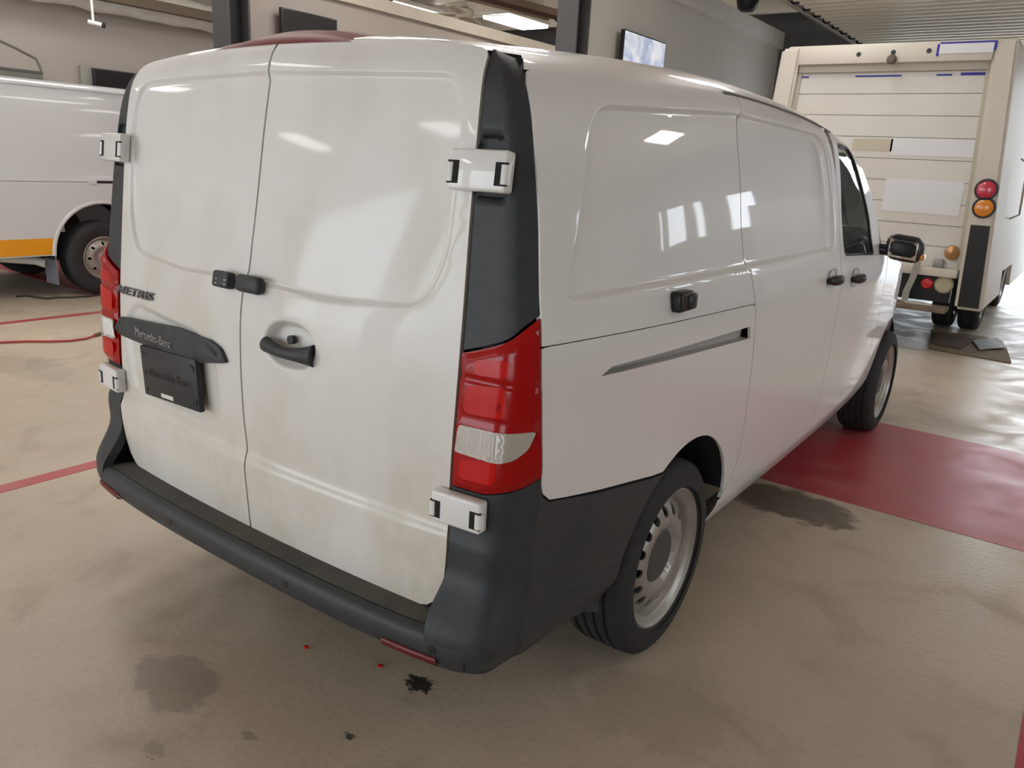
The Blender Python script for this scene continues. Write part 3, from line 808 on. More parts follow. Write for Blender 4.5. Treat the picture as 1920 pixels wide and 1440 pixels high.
# wheel arch outline on the lower quarter
arch_q = [p for p in arch_b if not (p[1] < ztop_b and p[0] < AC)]
def archy(z): return AC+math.sqrt(max(0, AR**2-(z-AZ)**2))
zmeet = max([q for q in np.linspace(.42, .75, 100) if float(SYf(q))-.003 < archy(q)+.004] + [.44])
for sgn in (1, -1):
    mir = sgn < 0
    ys = np.linspace(1.40, float(YQf(1.79))+.01, 24)
    up = edge_r[::-1] + [(float(belt[1][0])*f+edge_r[0][0]*(1-f), zbelt(float(belt[1][0])*f+edge_r[0][0]*(1-f))+.0012) for f in np.linspace(.03, .995, 20)]
    yse = [(float(SYf(q))-.003, q) for q in np.linspace(float(zbelt(1.5))+.01, gut(1.25), 22)]
    yl = yse[-1][0]
    up += yse + [(y, gut(y)) for y in np.linspace(yl-.02, float(YQf(gut(.27)))+.02, 18)]
    patch('quarter_panel', np.array(up), surf_q, PAINT, van, feats=loopsS, g=.03, thick=.015, mirror=mir)
    lowq = [(float(YQf(q))+.004, q) for q in np.linspace(float(zbelt(.2))-.004, top_px[0][1]+.01, 10)] + [tuple(p+np.array([0, .003])) for p in top_px]
    lowq += [p for p in arch_q if p[1] > zmeet]
    lowq += [(float(SYf(q))-.003, q) for q in np.linspace(zmeet+.005, float(zbelt(1.5))-.006, 16)]
    yrr = lowq[-1][0]
    lowq += [(y, zbelt(y)-.0012) for y in np.linspace(yrr-.03, edge_r[0][0]+.02, 18)]
    qp = patch('lower_quarter_panel', np.array(lowq), surf_p, PAINT, van, holes=[rail], g=.03, thick=.010, mirror=mir)
    # sliding door rail channel
    ch = []
    for k in range(25):
        f = k/24; a = rail[0]*(1-f)+rail[3]*f; b = rail[1]*(1-f)+rail[2]*f
        xa = float(fs(a[0], a[1])); xb = float(fs(b[0], b[1]))
        ch.append([(sgn*xb, b[0], b[1]), (sgn*(xb-.03), b[0], b[1]-.002), (sgn*(xa-.034), a[0], a[1]), (sgn*(xa-.003), a[0], a[1])])
    grid('rail_channel', ch, mat('shade_grey_rail_paint', (.5, .49, .47), .5), qp, smooth=False)  # white rail channel in grey, its shade put into the colour
    # sliding door
    sd = [(max(float(SYf(q))+.003, archy(q)+.004), q) for q in np.linspace(gut(1.3)-.002, .42, 34)]
    sd[-1] = (sd[-1][0], .425)
    fr = [(yb2-.003, .425), (yb2-.003, 1.15), (yb2-.02, 1.35), (yb2-.07, 1.6), (yb2-.14, gut(2.45))]
    sdl = sd + [(y, .42) for y in np.linspace(1.6, 2.5, 10)] + fr + [(y, gut(y)) for y in np.linspace(2.38, sd[0][0]+.05, 12)]
    sdo = patch('sliding_door', np.array(sdl), surf_d, PAINT, van, feats=loopsD, g=.03, thick=.015, mirror=mir)
    # front door with window
    wl = px_side([(1567, 266), (1590, 276), (1612, 330), (1630, 405), (1640, 478), (1612, 479), (1584, 481), (1577, 390)])
    wl = rounded([tuple(p) for p in wl], .04, 5)
    apx = px_side([(1566, 246), (1590, 264), (1612, 306), (1632, 360), (1646, 420), (1656, 480)])
    ap = [(2.53, gut(2.53))] + [tuple(p) for p in apx[1:]]
    FD = 3.62
    fd = [(FD, .425), (FD+.03, .8), (FD+.03, 1.06), (FD+.02, 1.19)] + ap[::-1] + [(yb2-.064, 1.6), (yb2-.014, 1.35), (yb2+.003, 1.15), (yb2+.003, .425)]
    fdo = patch('front_door', np.array(fd), surf_p, PAINT, van, holes=[wl], g=.035, thick=.02, mirror=mir)
    wi = inset(densify(wl, .02), .012)
    patch('window_seal', densify(wl, .02), lambda Q: surf_p(Q)-np.array([.003, 0, 0]), BLACK, fdo, holes=[wi], g=.05, thick=.008, mirror=mir)
    patch('side_window', densify(inset(densify(wl, .02), .008), .03), lambda Q: surf_p(Q)-np.array([.010, 0, 0]), GLASS, fdo, g=.06, thick=.004, mirror=mir)
    # sill
    P = []
    for y in np.linspace(1.44, 3.86, 40):
        P.append([(sgn*(float(fs(y, z))-.004), y, z) for z in np.linspace(.418, .30, 6)]+[(sgn*.78, y, .285)])
    grid('sill', P, PAINT, van)
    # fender
    FC, FR_, FZ = 4.245, .40, .36
    arcF = [(FC+FR_*math.cos(a), FZ+FR_*math.sin(a)) for a in np.linspace(math.radians(172), math.radians(6), 40)]
    fe = [(FD+.006, .425), (3.83, .42)] + [p for p in arcF] + [(4.66, .42), (4.92, .50), (4.96, .80), (4.80, .93), (4.5, 1.04), (4.2, 1.11), (3.9, 1.155), (FD+.04, 1.19), (FD+.036, .8)]
    patch('front_fender', np.array(fe), surf_p, PAINT, van, g=.04, thick=.03, mirror=mir)
    # wheel arch liners
    for (cy_, r_, cz__) in ((AC, AR+.012, AZ), (FC, FR_+.012, FZ)):
        P = []
        for a in np.linspace(math.radians(14), math.radians(166), 30):
            P.append([(sgn*x_, cy_+r_*math.cos(a), cz__+r_*math.sin(a)) for x_ in (.930-(.05 if cy_ > 2 else .0), .80, .58)])
        grid('wheel_arch_liner', P, DARK, van)
    # wedge stop bumper behind the sliding door
    if sgn > 0:
        q = px_side([(1273, 563)])[0]; x_ = float(fs(q[0], q[1]))
        bm = bmesh.new(); add_box(bm, (x_+.010, q[0]-.004, q[1]), (.045, .094, .058), bevel=.012, seg=3); add_box(bm, (x_+.026, q[0]+.02, q[1]), (.03, .045, .046), bevel=.008, seg=2)
        bmobj('door_stop', bm, BLACK, qp, 40)
    # handles
    for (uv, own) in (((1560, 524), sdo), ((1603, 521), fdo)):
        q = px_side([uv])[0]; x_ = float(fs(q[0], q[1]))
        bm = bmesh.new(); add_lathe(bm, [(.004, .055), (.002, .05), (-.018, .035), (-.02, .0001)], 24, 'x', (0, 0, 0))
        for v in bm.verts: v.co = Vector((sgn*(x_+v.co.x), q[0]+v.co.y*1.35, q[1]+v.co.z*.95))
        bmobj('handle_cup', bm, PAINT, own, 50)
        bm = bmesh.new(); pts = [(x_+.012+.018*math.sin(math.pi*k/8), q[0]-.085+.17*k/8, q[1]) for k in range(9)]
        add_tube(bm, [(sgn*a, b, c_) for a, b, c_ in pts], [.014, .018, .021, .022, .022, .022, .021, .018, .014], 10)
        bmobj('pull_handle', bm, BLACK, own, 50)
    # mirror
    pm_ = at(1662, 470, y=3.42)
    mx_, mz_ = float(fs(3.4, 1.25)), 1.25
    a = at(1662, 436, y=3.40); b = at(1722, 492, y=3.40)
    x0, x1, z0_, z1_ = a[0], b[0], b[2], a[2]
    bm = bmesh.new()
    add_box(bm, ((x0+x1)/2, 3.46, (z0_+z1_)/2), (x1-x0, .13, z1_-z0_), bevel=.05, seg=4)
    for v in bm.verts:
        v.co.x *= 1
        f = (v.co.x-x0)/(x1-x0); v.co.z -= .02*f; v.co.y += .05*f
        v.co.x *= sgn
    mo = bmobj('door_mirror', bm, BLACK, fdo, 50)
    bm = bmesh.new(); add_box(bm, ((x0+x1)/2, 3.403, (z0_+z1_)/2-.005), ((x1-x0)*.74, .006, (z1_-z0_)*.68), bevel=.002)
    for v in bm.verts:
        f = (v.co.x-x0)/(x1-x0); v.co.z -= .02*f; v.co.y += .05*f; v.co.y -= .0; v.co.x *= sgn
    bmobj('mirror_glass', bm, MIRG, mo, 40)
    bm = bmesh.new(); add_box(bm, (sgn*(x1-.005), 3.50, z0_+.02), (.03, .06, .035), bevel=.01); bmobj('turn_signal', bm, AMBER, mo, 40)
    tube('mirror_arm', [(sgn*(float(fs(3.45, 1.22))-.02), 3.45, 1.24), (sgn*(x0+.06), 3.46, z0_+.04)], .03, BLACK, mo)

# ------------------------------------------------------------------ roof, front end, underbody
zus = [1.80, 1.81, 1.82, 1.835, 1.85, 1.865, 1.88, 1.888, 1.895, 1.90, 1.9035, 1.905]
def ztopx(ax): return float(np.interp(ax, [0, .12, .3, .5, .64, .688, .72, .80], [1.853, 1.852, 1.848, 1.838, 1.826, 1.814, 1.806, 1.75]))
P = []
half = [(float(Wf(q)), q) for q in zus]
full = [(-a, q) for a, q in half] + [(a, q) for a, q in half[::-1][1:]]
for a, q in full:
    row = []
    ax = abs(a)
    # rear start: where the roof meets the door head / trim
    xs_ = ax-.024
    ys = float(hr(min(max(xs_, 0), .70), ztopx(max(xs_, 0))))+.003 if xs_ < .72 else float(YQf(zuz(np.array(q), np.array(.28))))-.005
    zs_ = ztopx(max(xs_, 0)) if xs_ < .72 else None
    ylist = ys+np.concatenate([np.linspace(0, .12, 9), np.linspace(.17, 2.72-ys, 40)])
    sg = -1 if a < 0 else 1
    for y in ylist:
        z = float(zuz(np.array(q), np.array(y)))
        x = ax-.03*np.clip((.95-y)/.75, 0, 1.2)**2-(float(Ff(y)) if y > 2.4 else 0)
        if ax < 1e-6: x = 0
        if zs_ is not None:
            z0r = float(zuz(np.array(q), np.array(ys))); z += (zs_-z0r)*max(0, 1-(y-ys)/.12)**2
        row.append((sg*max(x, 0), y, z))
    P.append(row)
roof = grid('roof_panel', P, PAINT, van, flip=True)
# high stop lamp on the roof edge
pl = at(428, 85, y=.27); pr = at(682, 69, y=.27)
P = []
for i in range(25):
    f = i/24; x = pl[0]+(pr[0]-pl[0])*f; b_ = max(0, math.sin(math.pi*f))**.55
    zt = ztopx(abs(x)); y0_ = float(hr(x, zt))
    P.append([(x, y0_-.004, zt-.004), (x, y0_+.004, zt+.012*b_), (x, y0_+.03, zt+.024*b_), (x, y0_+.07, zt+.034*b_+.006), (x, y0_+.13, zt+.036*b_+.012), (x, y0_+.22, zt+.026+.012*b_)])
grid('high_stop_lamp', P, mat('maroon_lens', (.17, .006, .010), .5), roof, flip=True)
# gutter strips
for sgn in (1, -1):
    P = [[(sgn*(float(fs(y, gut(y)-.002))-.012), y, gut(y)+.006), (sgn*(float(fs(y, gut(y)-.002))+.001), y, gut(y)+.003), (sgn*(float(fs(y, gut(y)-.002))+.003), y, gut(y)-.004)] for y in np.linspace(1.33, 2.6, 20)]
    grid('roof_gutter', P, mat('gutter_grey', (.12, .11, .1), .5), roof)
# windscreen + pillars + bonnet + nose
U = np.linspace(-1, 1, 17)
topx = float(Wf(1.80))-.02
WS = []
for v in np.linspace(0, 1, 10):
    WS.append([((.70+.10*v)*u, 2.72+.10*(1-u*u)+(3.62-2.72)*v+.28*(1-u*u)*v, 1.845-.015*u*u+(1.175-1.845)*v-.02*math.sin(math.pi*v)*-1) for u in U])
grid('windscreen', WS, GLASS, van, flip=True)
for sgn in (1, -1):
    fr_ = [(float(fs(p[0], p[1])), p[0], p[1]) for p in [(2.53, gut(2.53))]+[tuple(p) for p in apx[1:]]+[(FD+.03, 1.19)]]
    fr_ = np.array(fr_); zz = fr_[:, 2]
    P = []
    for (x, y, z) in fr_:
        v = np.clip((1.83-z)/(1.83-1.175), 0, 1)
        wx, wy, wz = (.70+.10*v), 2.72+(3.62-2.72)*v, 1.83+(1.175-1.83)*v+.02*math.sin(math.pi*v)
        P.append([(sgn*x, y, z), (sgn*(x*.6+wx*.4+.012), y*.6+wy*.4, z*.6+wz*.4+.008), (sgn*wx, wy, wz)])
    grid('front_pillar', P, PAINT, van)
BN = []
for v in np.linspace(0, 1, 12):
    row = []
    for u in U:
        y = 3.62+.28*(1-u*u)+(4.86+.20*(1-u*u)-3.62-.28*(1-u*u))*v
        z = 1.18-.05*abs(u)**3-.20*v-.10*v**4
        row.append(((.80+.08*min(1, v*3)-.14*v*v)*u, y, z))
    BN.append(row)
grid('bonnet', BN, PAINT, van, flip=True)
NZ = []
for v in np.linspace(0, 1, 12):
    row = []
    for u in U:
        z = .90-.60*v-.05*abs(u)**3*(1-v)
        y = 4.86+.20*(1-u*u)+.07*math.sin(math.pi*min(1, v*1.1))
        row.append((.74*u+.02*u*math.sin(math.pi*v), y, z))
    NZ.append(row)
grid('front_fascia', NZ, PAINT, van, flip=True)
for s in (-1, 1):
    bm = bmesh.new(); add_box(bm, (s*.56, 4.93, .82), (.30, .16, .20), bevel=.05, seg=3); bmobj('headlamp', bm, CLEAR, van, 50)
bm = bmesh.new(); add_box(bm, (0, 5.10, .72), (.9, .05, .2), bevel=.02); bmobj('grille', bm, BLACK, van, 40)
box('underbody', (-.62, .16, .30), (.62, 4.8, .46), DARK, van)
box('bulkhead', (-.84, 2.44, .46), (.84, 2.48, 1.74), DARK, van)
bm = bmesh.new(); add_box(bm, (0, 3.72, 1.0), (1.6, .30, .26), bevel=.06); bmobj('dashboard', bm, DARK, van, 40)
for s in (-1, 1):
    bm = bmesh.new(); add_box(bm, (s*.45, 2.95, .80), (.5, .5, .16), bevel=.05); add_box(bm, (s*.45, 2.68, 1.18), (.48, .14, .7), rot=Matrix.Rotation(math.radians(-10), 3, 'X'), bevel=.05); add_box(bm, (s*.45, 2.60, 1.60), (.26, .1, .18), bevel=.04)
    bmobj('front_seat', bm, mat('seat_fabric', (.03, .03, .032), .9), van, 50)
    tube('exhaust_pipe', [(.35, .25, .30), (.35, 1.2, .30)], .03, GALV, van) if s > 0 else None

# ------------------------------------------------------------------ wheels
def make_wheel(name, parent, R, wd, rimr, holes=16, capr=.095):
    """axis along +X (outer face at +X), origin at the hub centre"""
    h = wd/2; bm = bmesh.new()
    prof = [(-h*.72, rimr), (-h*.98, rimr+.03), (-h, R-.055), (-h*.9, R-.02), (-h*.78, R-.004)]
    gro = []
    for gx in (-.5, -.17, .17, .5):
        prof += [(h*gx-.007, R), (h*gx-.005, R-.008), (h*gx+.005, R-.008), (h*gx+.007, R)]
    prof += [(h*.78, R-.004), (h*.90, R-.02), (h, R-.055), (h*.99, R-.085), (h*.975, rimr+.03), (h*.85, rimr+.008), (h*.72, rimr)]
    n = 180; shoulder = {3, 4, len(prof)-7, len(prof)-6}
    def md(j, k, r):
        return r-.006 if (j in shoulder and k % 3 == 0) else r
    add_lathe(bm, prof, n, 'x', mod=md)
    t = bmobj(name, bm, RUB, parent, 35)
    # steel rim: barrel + pressed disc with holes
    Df = pchip([(.0, .008), (.055, .008), (capr, .014), (.105, .026), (.125, .032), (.145, .029), (.165, .021), (.185, .006), (.2, .0)])
    k = rimr/.231
    def dsurf(Q):
        r = np.linalg.norm(Q, axis=1)/k; return np.stack([h-.056+Df(r), Q[:, 0], Q[:, 1]], 1)
    dsurf.center = np.array([-1.0, 0, 0])
    ang = np.linspace(0, 2*np.pi, 60, endpoint=False)
    outer = np.stack([np.cos(ang), np.sin(ang)], 1)*.199*k
    hs = []
    for i in range(holes):
        a = 2*math.pi*i/holes; cc = np.array([math.cos(a), math.sin(a)])*.163*k; ta = np.array([-math.sin(a), math.cos(a)])
        th = np.linspace(0, 2*np.pi, 12, endpoint=False)
        hs.append(np.array([cc+np.array([math.cos(a), math.sin(a)])*math.cos(q)*.019*k+ta*math.sin(q)*.016*k for q in th]))
    disc = patch('rim_disc', outer, dsurf, RIM, t, holes=hs, g=.02, thick=.008, eseg=.02)
    bm = bmesh.new()
    add_lathe(bm, [(-h*.75, rimr-.004), (-h*.6, .185*k), (h-.058, .198*k), (h-.052, .203*k), (h-.038, .208*k), (h-.030, .213*k), (h-.026, .224*k), (h-.018, rimr), (h-.012, rimr+.006), (h-.014, rimr+.012), (h-.03, rimr+.008)], 72, 'x')
    bmobj('rim', bm, RIM, t, 40)
    bm = bmesh.new(); add_lathe(bm, [(h-.14, .17*k), (h-.14, .0001)], 32, 'x'); bmobj('brake_drum', bm, DARK, t)
    bm = bmesh.new(); add_lathe(bm, [(h-.046, capr*1.0*k), (h-.038, capr*.92*k), (h-.036, capr*.4*k), (h-.035, .0001)], 40, 'x'); bmobj('hub_cap', bm, mat('dark_hub', (.06, .062, .065), .5, noise=(30, (.1, .09, .08), .6, 3)), t, 30)
    return t
def copy_tree(o, parent=None):
    c_ = o.copy(); COL.objects.link(c_); c_.parent = parent
    for k in list(o.children): copy_tree(k, c_)
    return c_
wh = make_wheel('wheel', van, .336, .225, .231)
wh.location = (.815, 1.045, .336)
for (x, y) in ((.83, 4.245), (-.815, 1.045), (-.83, 4.245)):
    c_ = copy_tree(wh, van); c_.location = (x, y, .336)
    if x < 0: c_.rotation_euler = (0, 0, math.pi)
# ------------------------------------------------------------------ lamps on the ceiling
LENS = mat('lit_diffuser', (.9, .9, .88), .5, emit=(1.0, .985, .95, 13.0))
def ceiling_light(x, y, label):
    t = empty('ceiling_light', (x, y, 4.0)); tag(t, label, 'light', 'ceiling lights')
    bm = bmesh.new(); add_box(bm, (0, 0, .035), (.62, 1.22, .07), bevel=.01); bmobj('housing', bm, WHITEM, t, 40)
    box('diffuser', (-.28, -.58, -.05), (.28, .58, 0.0), LENS, t)
    for s in (-1, 1): tube('hanger', [(0, s*.4, .07), (0, s*.4, .3)], .006, GALV, t, 6)
ceiling_light(-7.1, 10.8, 'lit white ceiling light above the far end of the partition wall')
ceiling_light(-8.3, 9.3, 'lit white ceiling light beside the ceiling fan')
for x in (-8.0, -4.2):
    for y in (-6.5, -2.6, 1.2): ceiling_light(x, y, 'unseen ceiling light over the bays behind the white van')  # out of view; left row added to brighten the taupe wall and fleet van
for (x, y) in ((-.6, 2.6), (-2.4, 1.2), (-2.4, 4.6)): ceiling_light(x, y, 'lit white ceiling light over the roof of the white van')
for (x, y) in ((-7.0, 5.0), (-7.1, 7.2), (-4.4, 5.0), (-4.4, 8.0), (-4.4, 11.0), (-8.2, 3.6)): ceiling_light(x, y, 'added unseen ceiling light behind the partition walls')  # hidden lamps, added to brighten the ceiling and upper walls
ceiling_light(-.6, 6.6, 'added unseen ceiling light between the white van and the step van')  # out-of-view lamp, added to light the rear of the step van
for y in (3.5, 9.0): ceiling_light(4.6, y, 'added unseen ceiling light along the side wall of the workshop')  # out-of-view lamps, added for more light from the right
# ceiling fan
p = at(871, 25, z=3.75); FANM = mat('fan_cream', (.62, .56, .45), .5)
t = empty('ceiling_fan', tuple(p)); tag(t, 'cream ceiling fan hanging between the ceiling lights', 'fan')
tube('down_rod', [(0, 0, .08), (0, 0, .55)], .02, FANM, t)
bm = bmesh.new(); add_lathe(bm, [(-.07, .0001), (-.07, .10), (-.02, .15), (.05, .13), (.09, .05), (.09, .0001)], 20, 'z'); bmobj('motor', bm, FANM, t, 40)
bl = None
for k in range(4):
    if bl is None:
        bm = bmesh.new(); add_box(bm, (.42, 0, -.02), (.60, .13, .012), rot=Matrix.Rotation(math.radians(9), 3, 'X'), bevel=.004); o = bmobj('blade', bm, FANM, t, 40); bl = o.data
    else: o = link('blade', bl, None, t)
    o.rotation_euler = (0, 0, k*math.pi/2+.4)
# radiant tube heater
a = at(900, -8, z=4.0); b = at(1047, 30, z=4.0)
t = empty('tube_heater', tuple(b)); tag(t, 'long brown tube heater with metal reflector under the ceiling', 'heater')
d = Vector(a-b); d.z = 0; d = d*2.2
HT = mat('heater_reflector', (.35, .27, .22), .3, metal=.8)
bm = bmesh.new(); n_ = Vector((d.y, -d.x, 0)).normalized()
pr = [(-.22, -.06), (-.16, .06), (0, .10), (.16, .06), (.22, -.06)]
vs = [[bm.verts.new(n_*u+Vector((0, 0, v))+d*f) for u, v in pr] for f in (0, 1)]
for k in range(4): bm.faces.new((vs[0][k], vs[0][k+1], vs[1][k+1], vs[1][k]))
bmobj('reflector', bm, HT, t)
tube('burner_tube', [(0, 0, -.01), tuple(d+Vector((0, 0, -.01)))], .06, mat('brown_tube', (.10, .05, .035), .4), t, 14)
tube('end_cap', [tuple(-d.normalized()*.09), (0, 0, 0)], .1, BLACK, t, 16)
for f in (.1, .5, .9): tube('hanger', [tuple(d*f+Vector((0, 0, .08))), tuple(d*f+Vector((0, 0, .3)))], .008, GALV, t, 6)
# black speakers
def speaker(u, v, y, label):
    p = at(u, v, y=y); t = empty('ceiling_speaker', tuple(p)); tag(t, label, 'speaker', 'black ceiling speakers')
    bm = bmesh.new(); add_lathe(bm, [(-.13, .0001), (-.125, .08), (-.08, .13), (.1, .17), (.14, .15), (.14, .0001)], 24, 'z'); bmobj('housing', bm, BLACK, t, 40)
    tube('hanger', [(0, 0, .13), (0, 0, ZC-float(p[2]))], .015, BLACK, t, 8)
speaker(716, -8, 6.5, 'black speaker hanging above the taupe partition wall')
speaker(1402, 3, 10.0, 'black speaker hanging by the overhead door')
# screens
def tv(name, wallx, uv, hgt, label, scr, tilt=0.0):
    a = at(*uv[0], x=wallx+.10); b = at(*uv[1], x=wallx+.10)
    y0, y1, z = float(a[1]), float(b[1]), float(max(a[2], b[2]))
    t = empty(name, (wallx, (y0+y1)/2, z-hgt/2)); tag(t, label, 'screen')
    wd = y1-y0; R_ = Matrix.Rotation(math.radians(tilt), 4, 'Y')
    bm = bmesh.new(); add_box(bm, (.10, 0, 0), (.05, wd, hgt), bevel=.006); bmobj('casing', bm, BLACK, t, 40)
    bm = bmesh.new(); add_box(bm, (.1262, 0, 0), (.002, wd-.03, hgt-.03)); bmobj('display', bm, scr, t)
    box('wall_bracket', (0, -.1, -.1), (.08, .1, .1), BLACK, t)
    return t
def sky_reflection_screen():  # reflected sky painted on the screen as a glowing cloud pattern
    m = bpy.data.materials.new('painted_sky_reflection'); m.use_nodes = True; nt = m.node_tree; b = nt.nodes['Principled BSDF']
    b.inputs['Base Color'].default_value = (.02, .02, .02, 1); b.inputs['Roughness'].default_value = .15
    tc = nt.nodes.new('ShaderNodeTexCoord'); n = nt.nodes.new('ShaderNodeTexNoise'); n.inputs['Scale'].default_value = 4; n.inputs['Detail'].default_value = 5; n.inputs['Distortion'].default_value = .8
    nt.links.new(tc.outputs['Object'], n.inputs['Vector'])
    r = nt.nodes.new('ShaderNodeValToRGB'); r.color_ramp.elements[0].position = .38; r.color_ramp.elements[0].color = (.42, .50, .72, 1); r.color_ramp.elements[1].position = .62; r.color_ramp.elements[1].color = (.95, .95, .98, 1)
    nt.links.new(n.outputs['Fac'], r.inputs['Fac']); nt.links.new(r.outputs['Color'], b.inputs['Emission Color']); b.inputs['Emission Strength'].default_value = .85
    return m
DSP = mat('dark_display', (.006, .006, .007), .25)
tv('wall_screen', X2, [(525, 14), (630, 37)], .62, 'black wall screen on the taupe partition wall', mat('matt_black_display', (.012, .010, .009), .6))
tv('wall_screen', X3, [(1168, 57), (1246, 81)], .62, 'wall screen with a glowing painted sky reflection on the grey partition wall', sky_reflection_screen())
tv('wall_screen', XL, [(173, 127), (262, 142)], .5, 'black wall screen above the striped van', DSP)
a = at(150, 124, x=XL+.06); b = at(172, 128, x=XL+.06)
bm = bmesh.new(); add_box(bm, (XL+.035, float(a[1]+b[1])/2, float(a[2])-.2), (.07, float(b[1]-a[1]), .42), bevel=.01); tag(bmobj('wall_box', bm, mat('grey_box', (.30, .29, .26), .6), None, 40), 'small grey wall box beside the black screen', 'box')
a = at(-60, 118, x=XL+.05); b = at(80, 138, x=XL+.05)
t = empty('notice_board', (XL, float(a[1]+b[1])/2, float(b[2])-.35)); tag(t, 'grey green notice board on the taupe wall', 'board')
bm = bmesh.new(); wdb = float(b[1]-a[1]); add_box(bm, (.03, 0, 0), (.04, wdb, .7), bevel=.004); bmobj('panel', bm, mat('board_green', (.16, .16, .13), .7), t, 40)
for s in (-1, 1): box('frame_rail', (.0, -wdb/2, s*.36-.015), (.06, wdb/2, s*.36+.015), mat('board_frame', (.10, .10, .09), .5), t)
wp = [at(u, v, x=XL+.012) for u, v in ((-40, 58), (0, 76), (30, 90), (55, 103), (68, 110), (74, 122), (78, 136))]
tag(tube('wall_cable', [tuple(q) for q in wp], .012, mat('grey_cable', (.2, .18, .16), .6), None, 8), 'thin grey cable running down the taupe wall to the board', 'cable')
p = at(175, 43, x=-9.0)
t = empty('drop_fitting', tuple(p)); tag(t, 'small white drop fitting hanging from the ceiling', 'pipe fitting')
tube('drop_pipe', [(0, 0, 0), (0, 0, ZC-float(p[2]))], .016, WHITEM, t)
tube('nozzle', [(-.04, -.05, .01), (.03, .09, -.01)], .028, WHITEM, t)
tube('nozzle_tip', [(.03, .09, -.01), (.045, .13, -.02)], .032, BLACK, t)

# ------------------------------------------------------------------ overhead door rolled up under the ceiling
OD = mat('overhead_door_panel', (.78, .73, .64), .45, noise=(2, (.68, .62, .53), .4, 3))
od = empty('overhead_door', (.4, 11, 3.5)); tag(od, 'open ribbed overhead door lying flat under the ceiling', 'garage door')
def P0(x, y, z): return (x-.4, y-11, z-3.5)
sec = None; y = 8.2; k = 0
while y < 12.9:
    bm = bmesh.new() if sec is None else None
    if bm:
        prof = [(0, 0), (.03, -.02), (.10, -.02), (.13, 0), (.20, 0), (.23, -.02), (.30, -.02), (.33, 0), (.40, .0), (.40, .04), (0, .04)]
        V0 = [bm.verts.new((-1.78, a, b)) for a, b in prof]; V1 = [bm.verts.new((1.92, a, b)) for a, b in prof]
        for i in range(len(prof)): bm.faces.new((V0[i], V0[(i+1) % len(prof)], V1[(i+1) % len(prof)], V1[i]))
        bm.faces.new(V0[::-1]); bm.faces.new(V1)
        o = bmobj('door_section', bm, OD, od); sec = o.data
    else: o = link('door_section', sec, None, od)
    o.location = (0, y-11, .0); 
    tube('roller', [P0(-1.46, y+.2, 3.50), P0(-1.36, y+.2, 3.50)], .025, STEELD, od, 8)
    y += .42; k += 1
for x in (-1.46, 2.4):
    bm = bmesh.new(); add_box(bm, P0(x, 10.5, 3.50), (.03, 5.0, .07)); add_box(bm, P0(x+.02*(1 if x < 0 else -1), 10.5, 3.465), (.05, 5.0, .01)); bmobj('track', bm, mat('track_steel', (.45, .42, .38), .4, metal=.5), od)
tube('spring_shaft', [P0(-1.5, 12.95, 3.75), P0(2.4, 12.95, 3.75)], .03, STEELD, od)
for x in (-1.46, 2.4):
    tube('track_hanger', [P0(x, 9.0, 3.53), P0(x, 9.0, ZC)], .02, GALV, od, 6); tube('track_hanger', [P0(x, 12.0, 3.53), P0(x, 12.0, ZC)], .02, GALV, od, 6)

# windows of the far wall: frames and panes
PANE = mat('window_pane', (1, 1, 1), .0, trans=1.0, ior=1.02)
for k, (a, b) in enumerate(WINS_F):
    t = empty('window_%d' % (k+1), ((a+b)/2, YF+.1, WZ[0])); tag(t, 'tall window in the far wall', kind='structure')
    h = WZ[1]-WZ[0]; wd = b-a
    for s in (-1, 1): box('frame', (s*(wd/2-.03)-.03, -.04, 0), (s*(wd/2-.03)+.03, .04, h), STEEL, t)
    for z in (0.03, h-.03): box('frame', (-wd/2+.06, -.04, z-.03), (wd/2-.06, .04, z+.03), STEEL, t)

for k, (a, b) in enumerate(WINS_R):
    t = empty('window_%d' % (k+5), (XR+.1, (a+b)/2, WZR[0])); tag(t, 'wide window in the side wall', kind='structure')
    h = WZR[1]-WZR[0]; wd = b-a
    for f in (-.5, -.17, .17, .5): box('frame', (-.04, f*(wd-.06)-.03, 0), (.04, f*(wd-.06)+.03, h), STEEL, t)
    for z in (0.03, h-.03): box('frame', (-.04, -wd/2, z-.03), (.04, wd/2, z+.03), STEEL, t)
# unseen white panelled door, added to be reflected in the sliding door
cbd = empty('added_panel_door', (4.2, YF-.02, 0)); tag(cbd, 'unseen white panelled door added to the far wall for its reflection', 'garage door')
for i in range(5): box('door_panel', (-.85+i*.35, -.05, .02), (-.85+i*.35+.31, 0, 2.3), mat('panel_door_white', (.72, .71, .69), .5), cbd)
box('door_backing', (-.87, -.02, 0.0), (.9, .0, 2.32), mat('panel_door_grey', (.3, .3, .3), .6), cbd)

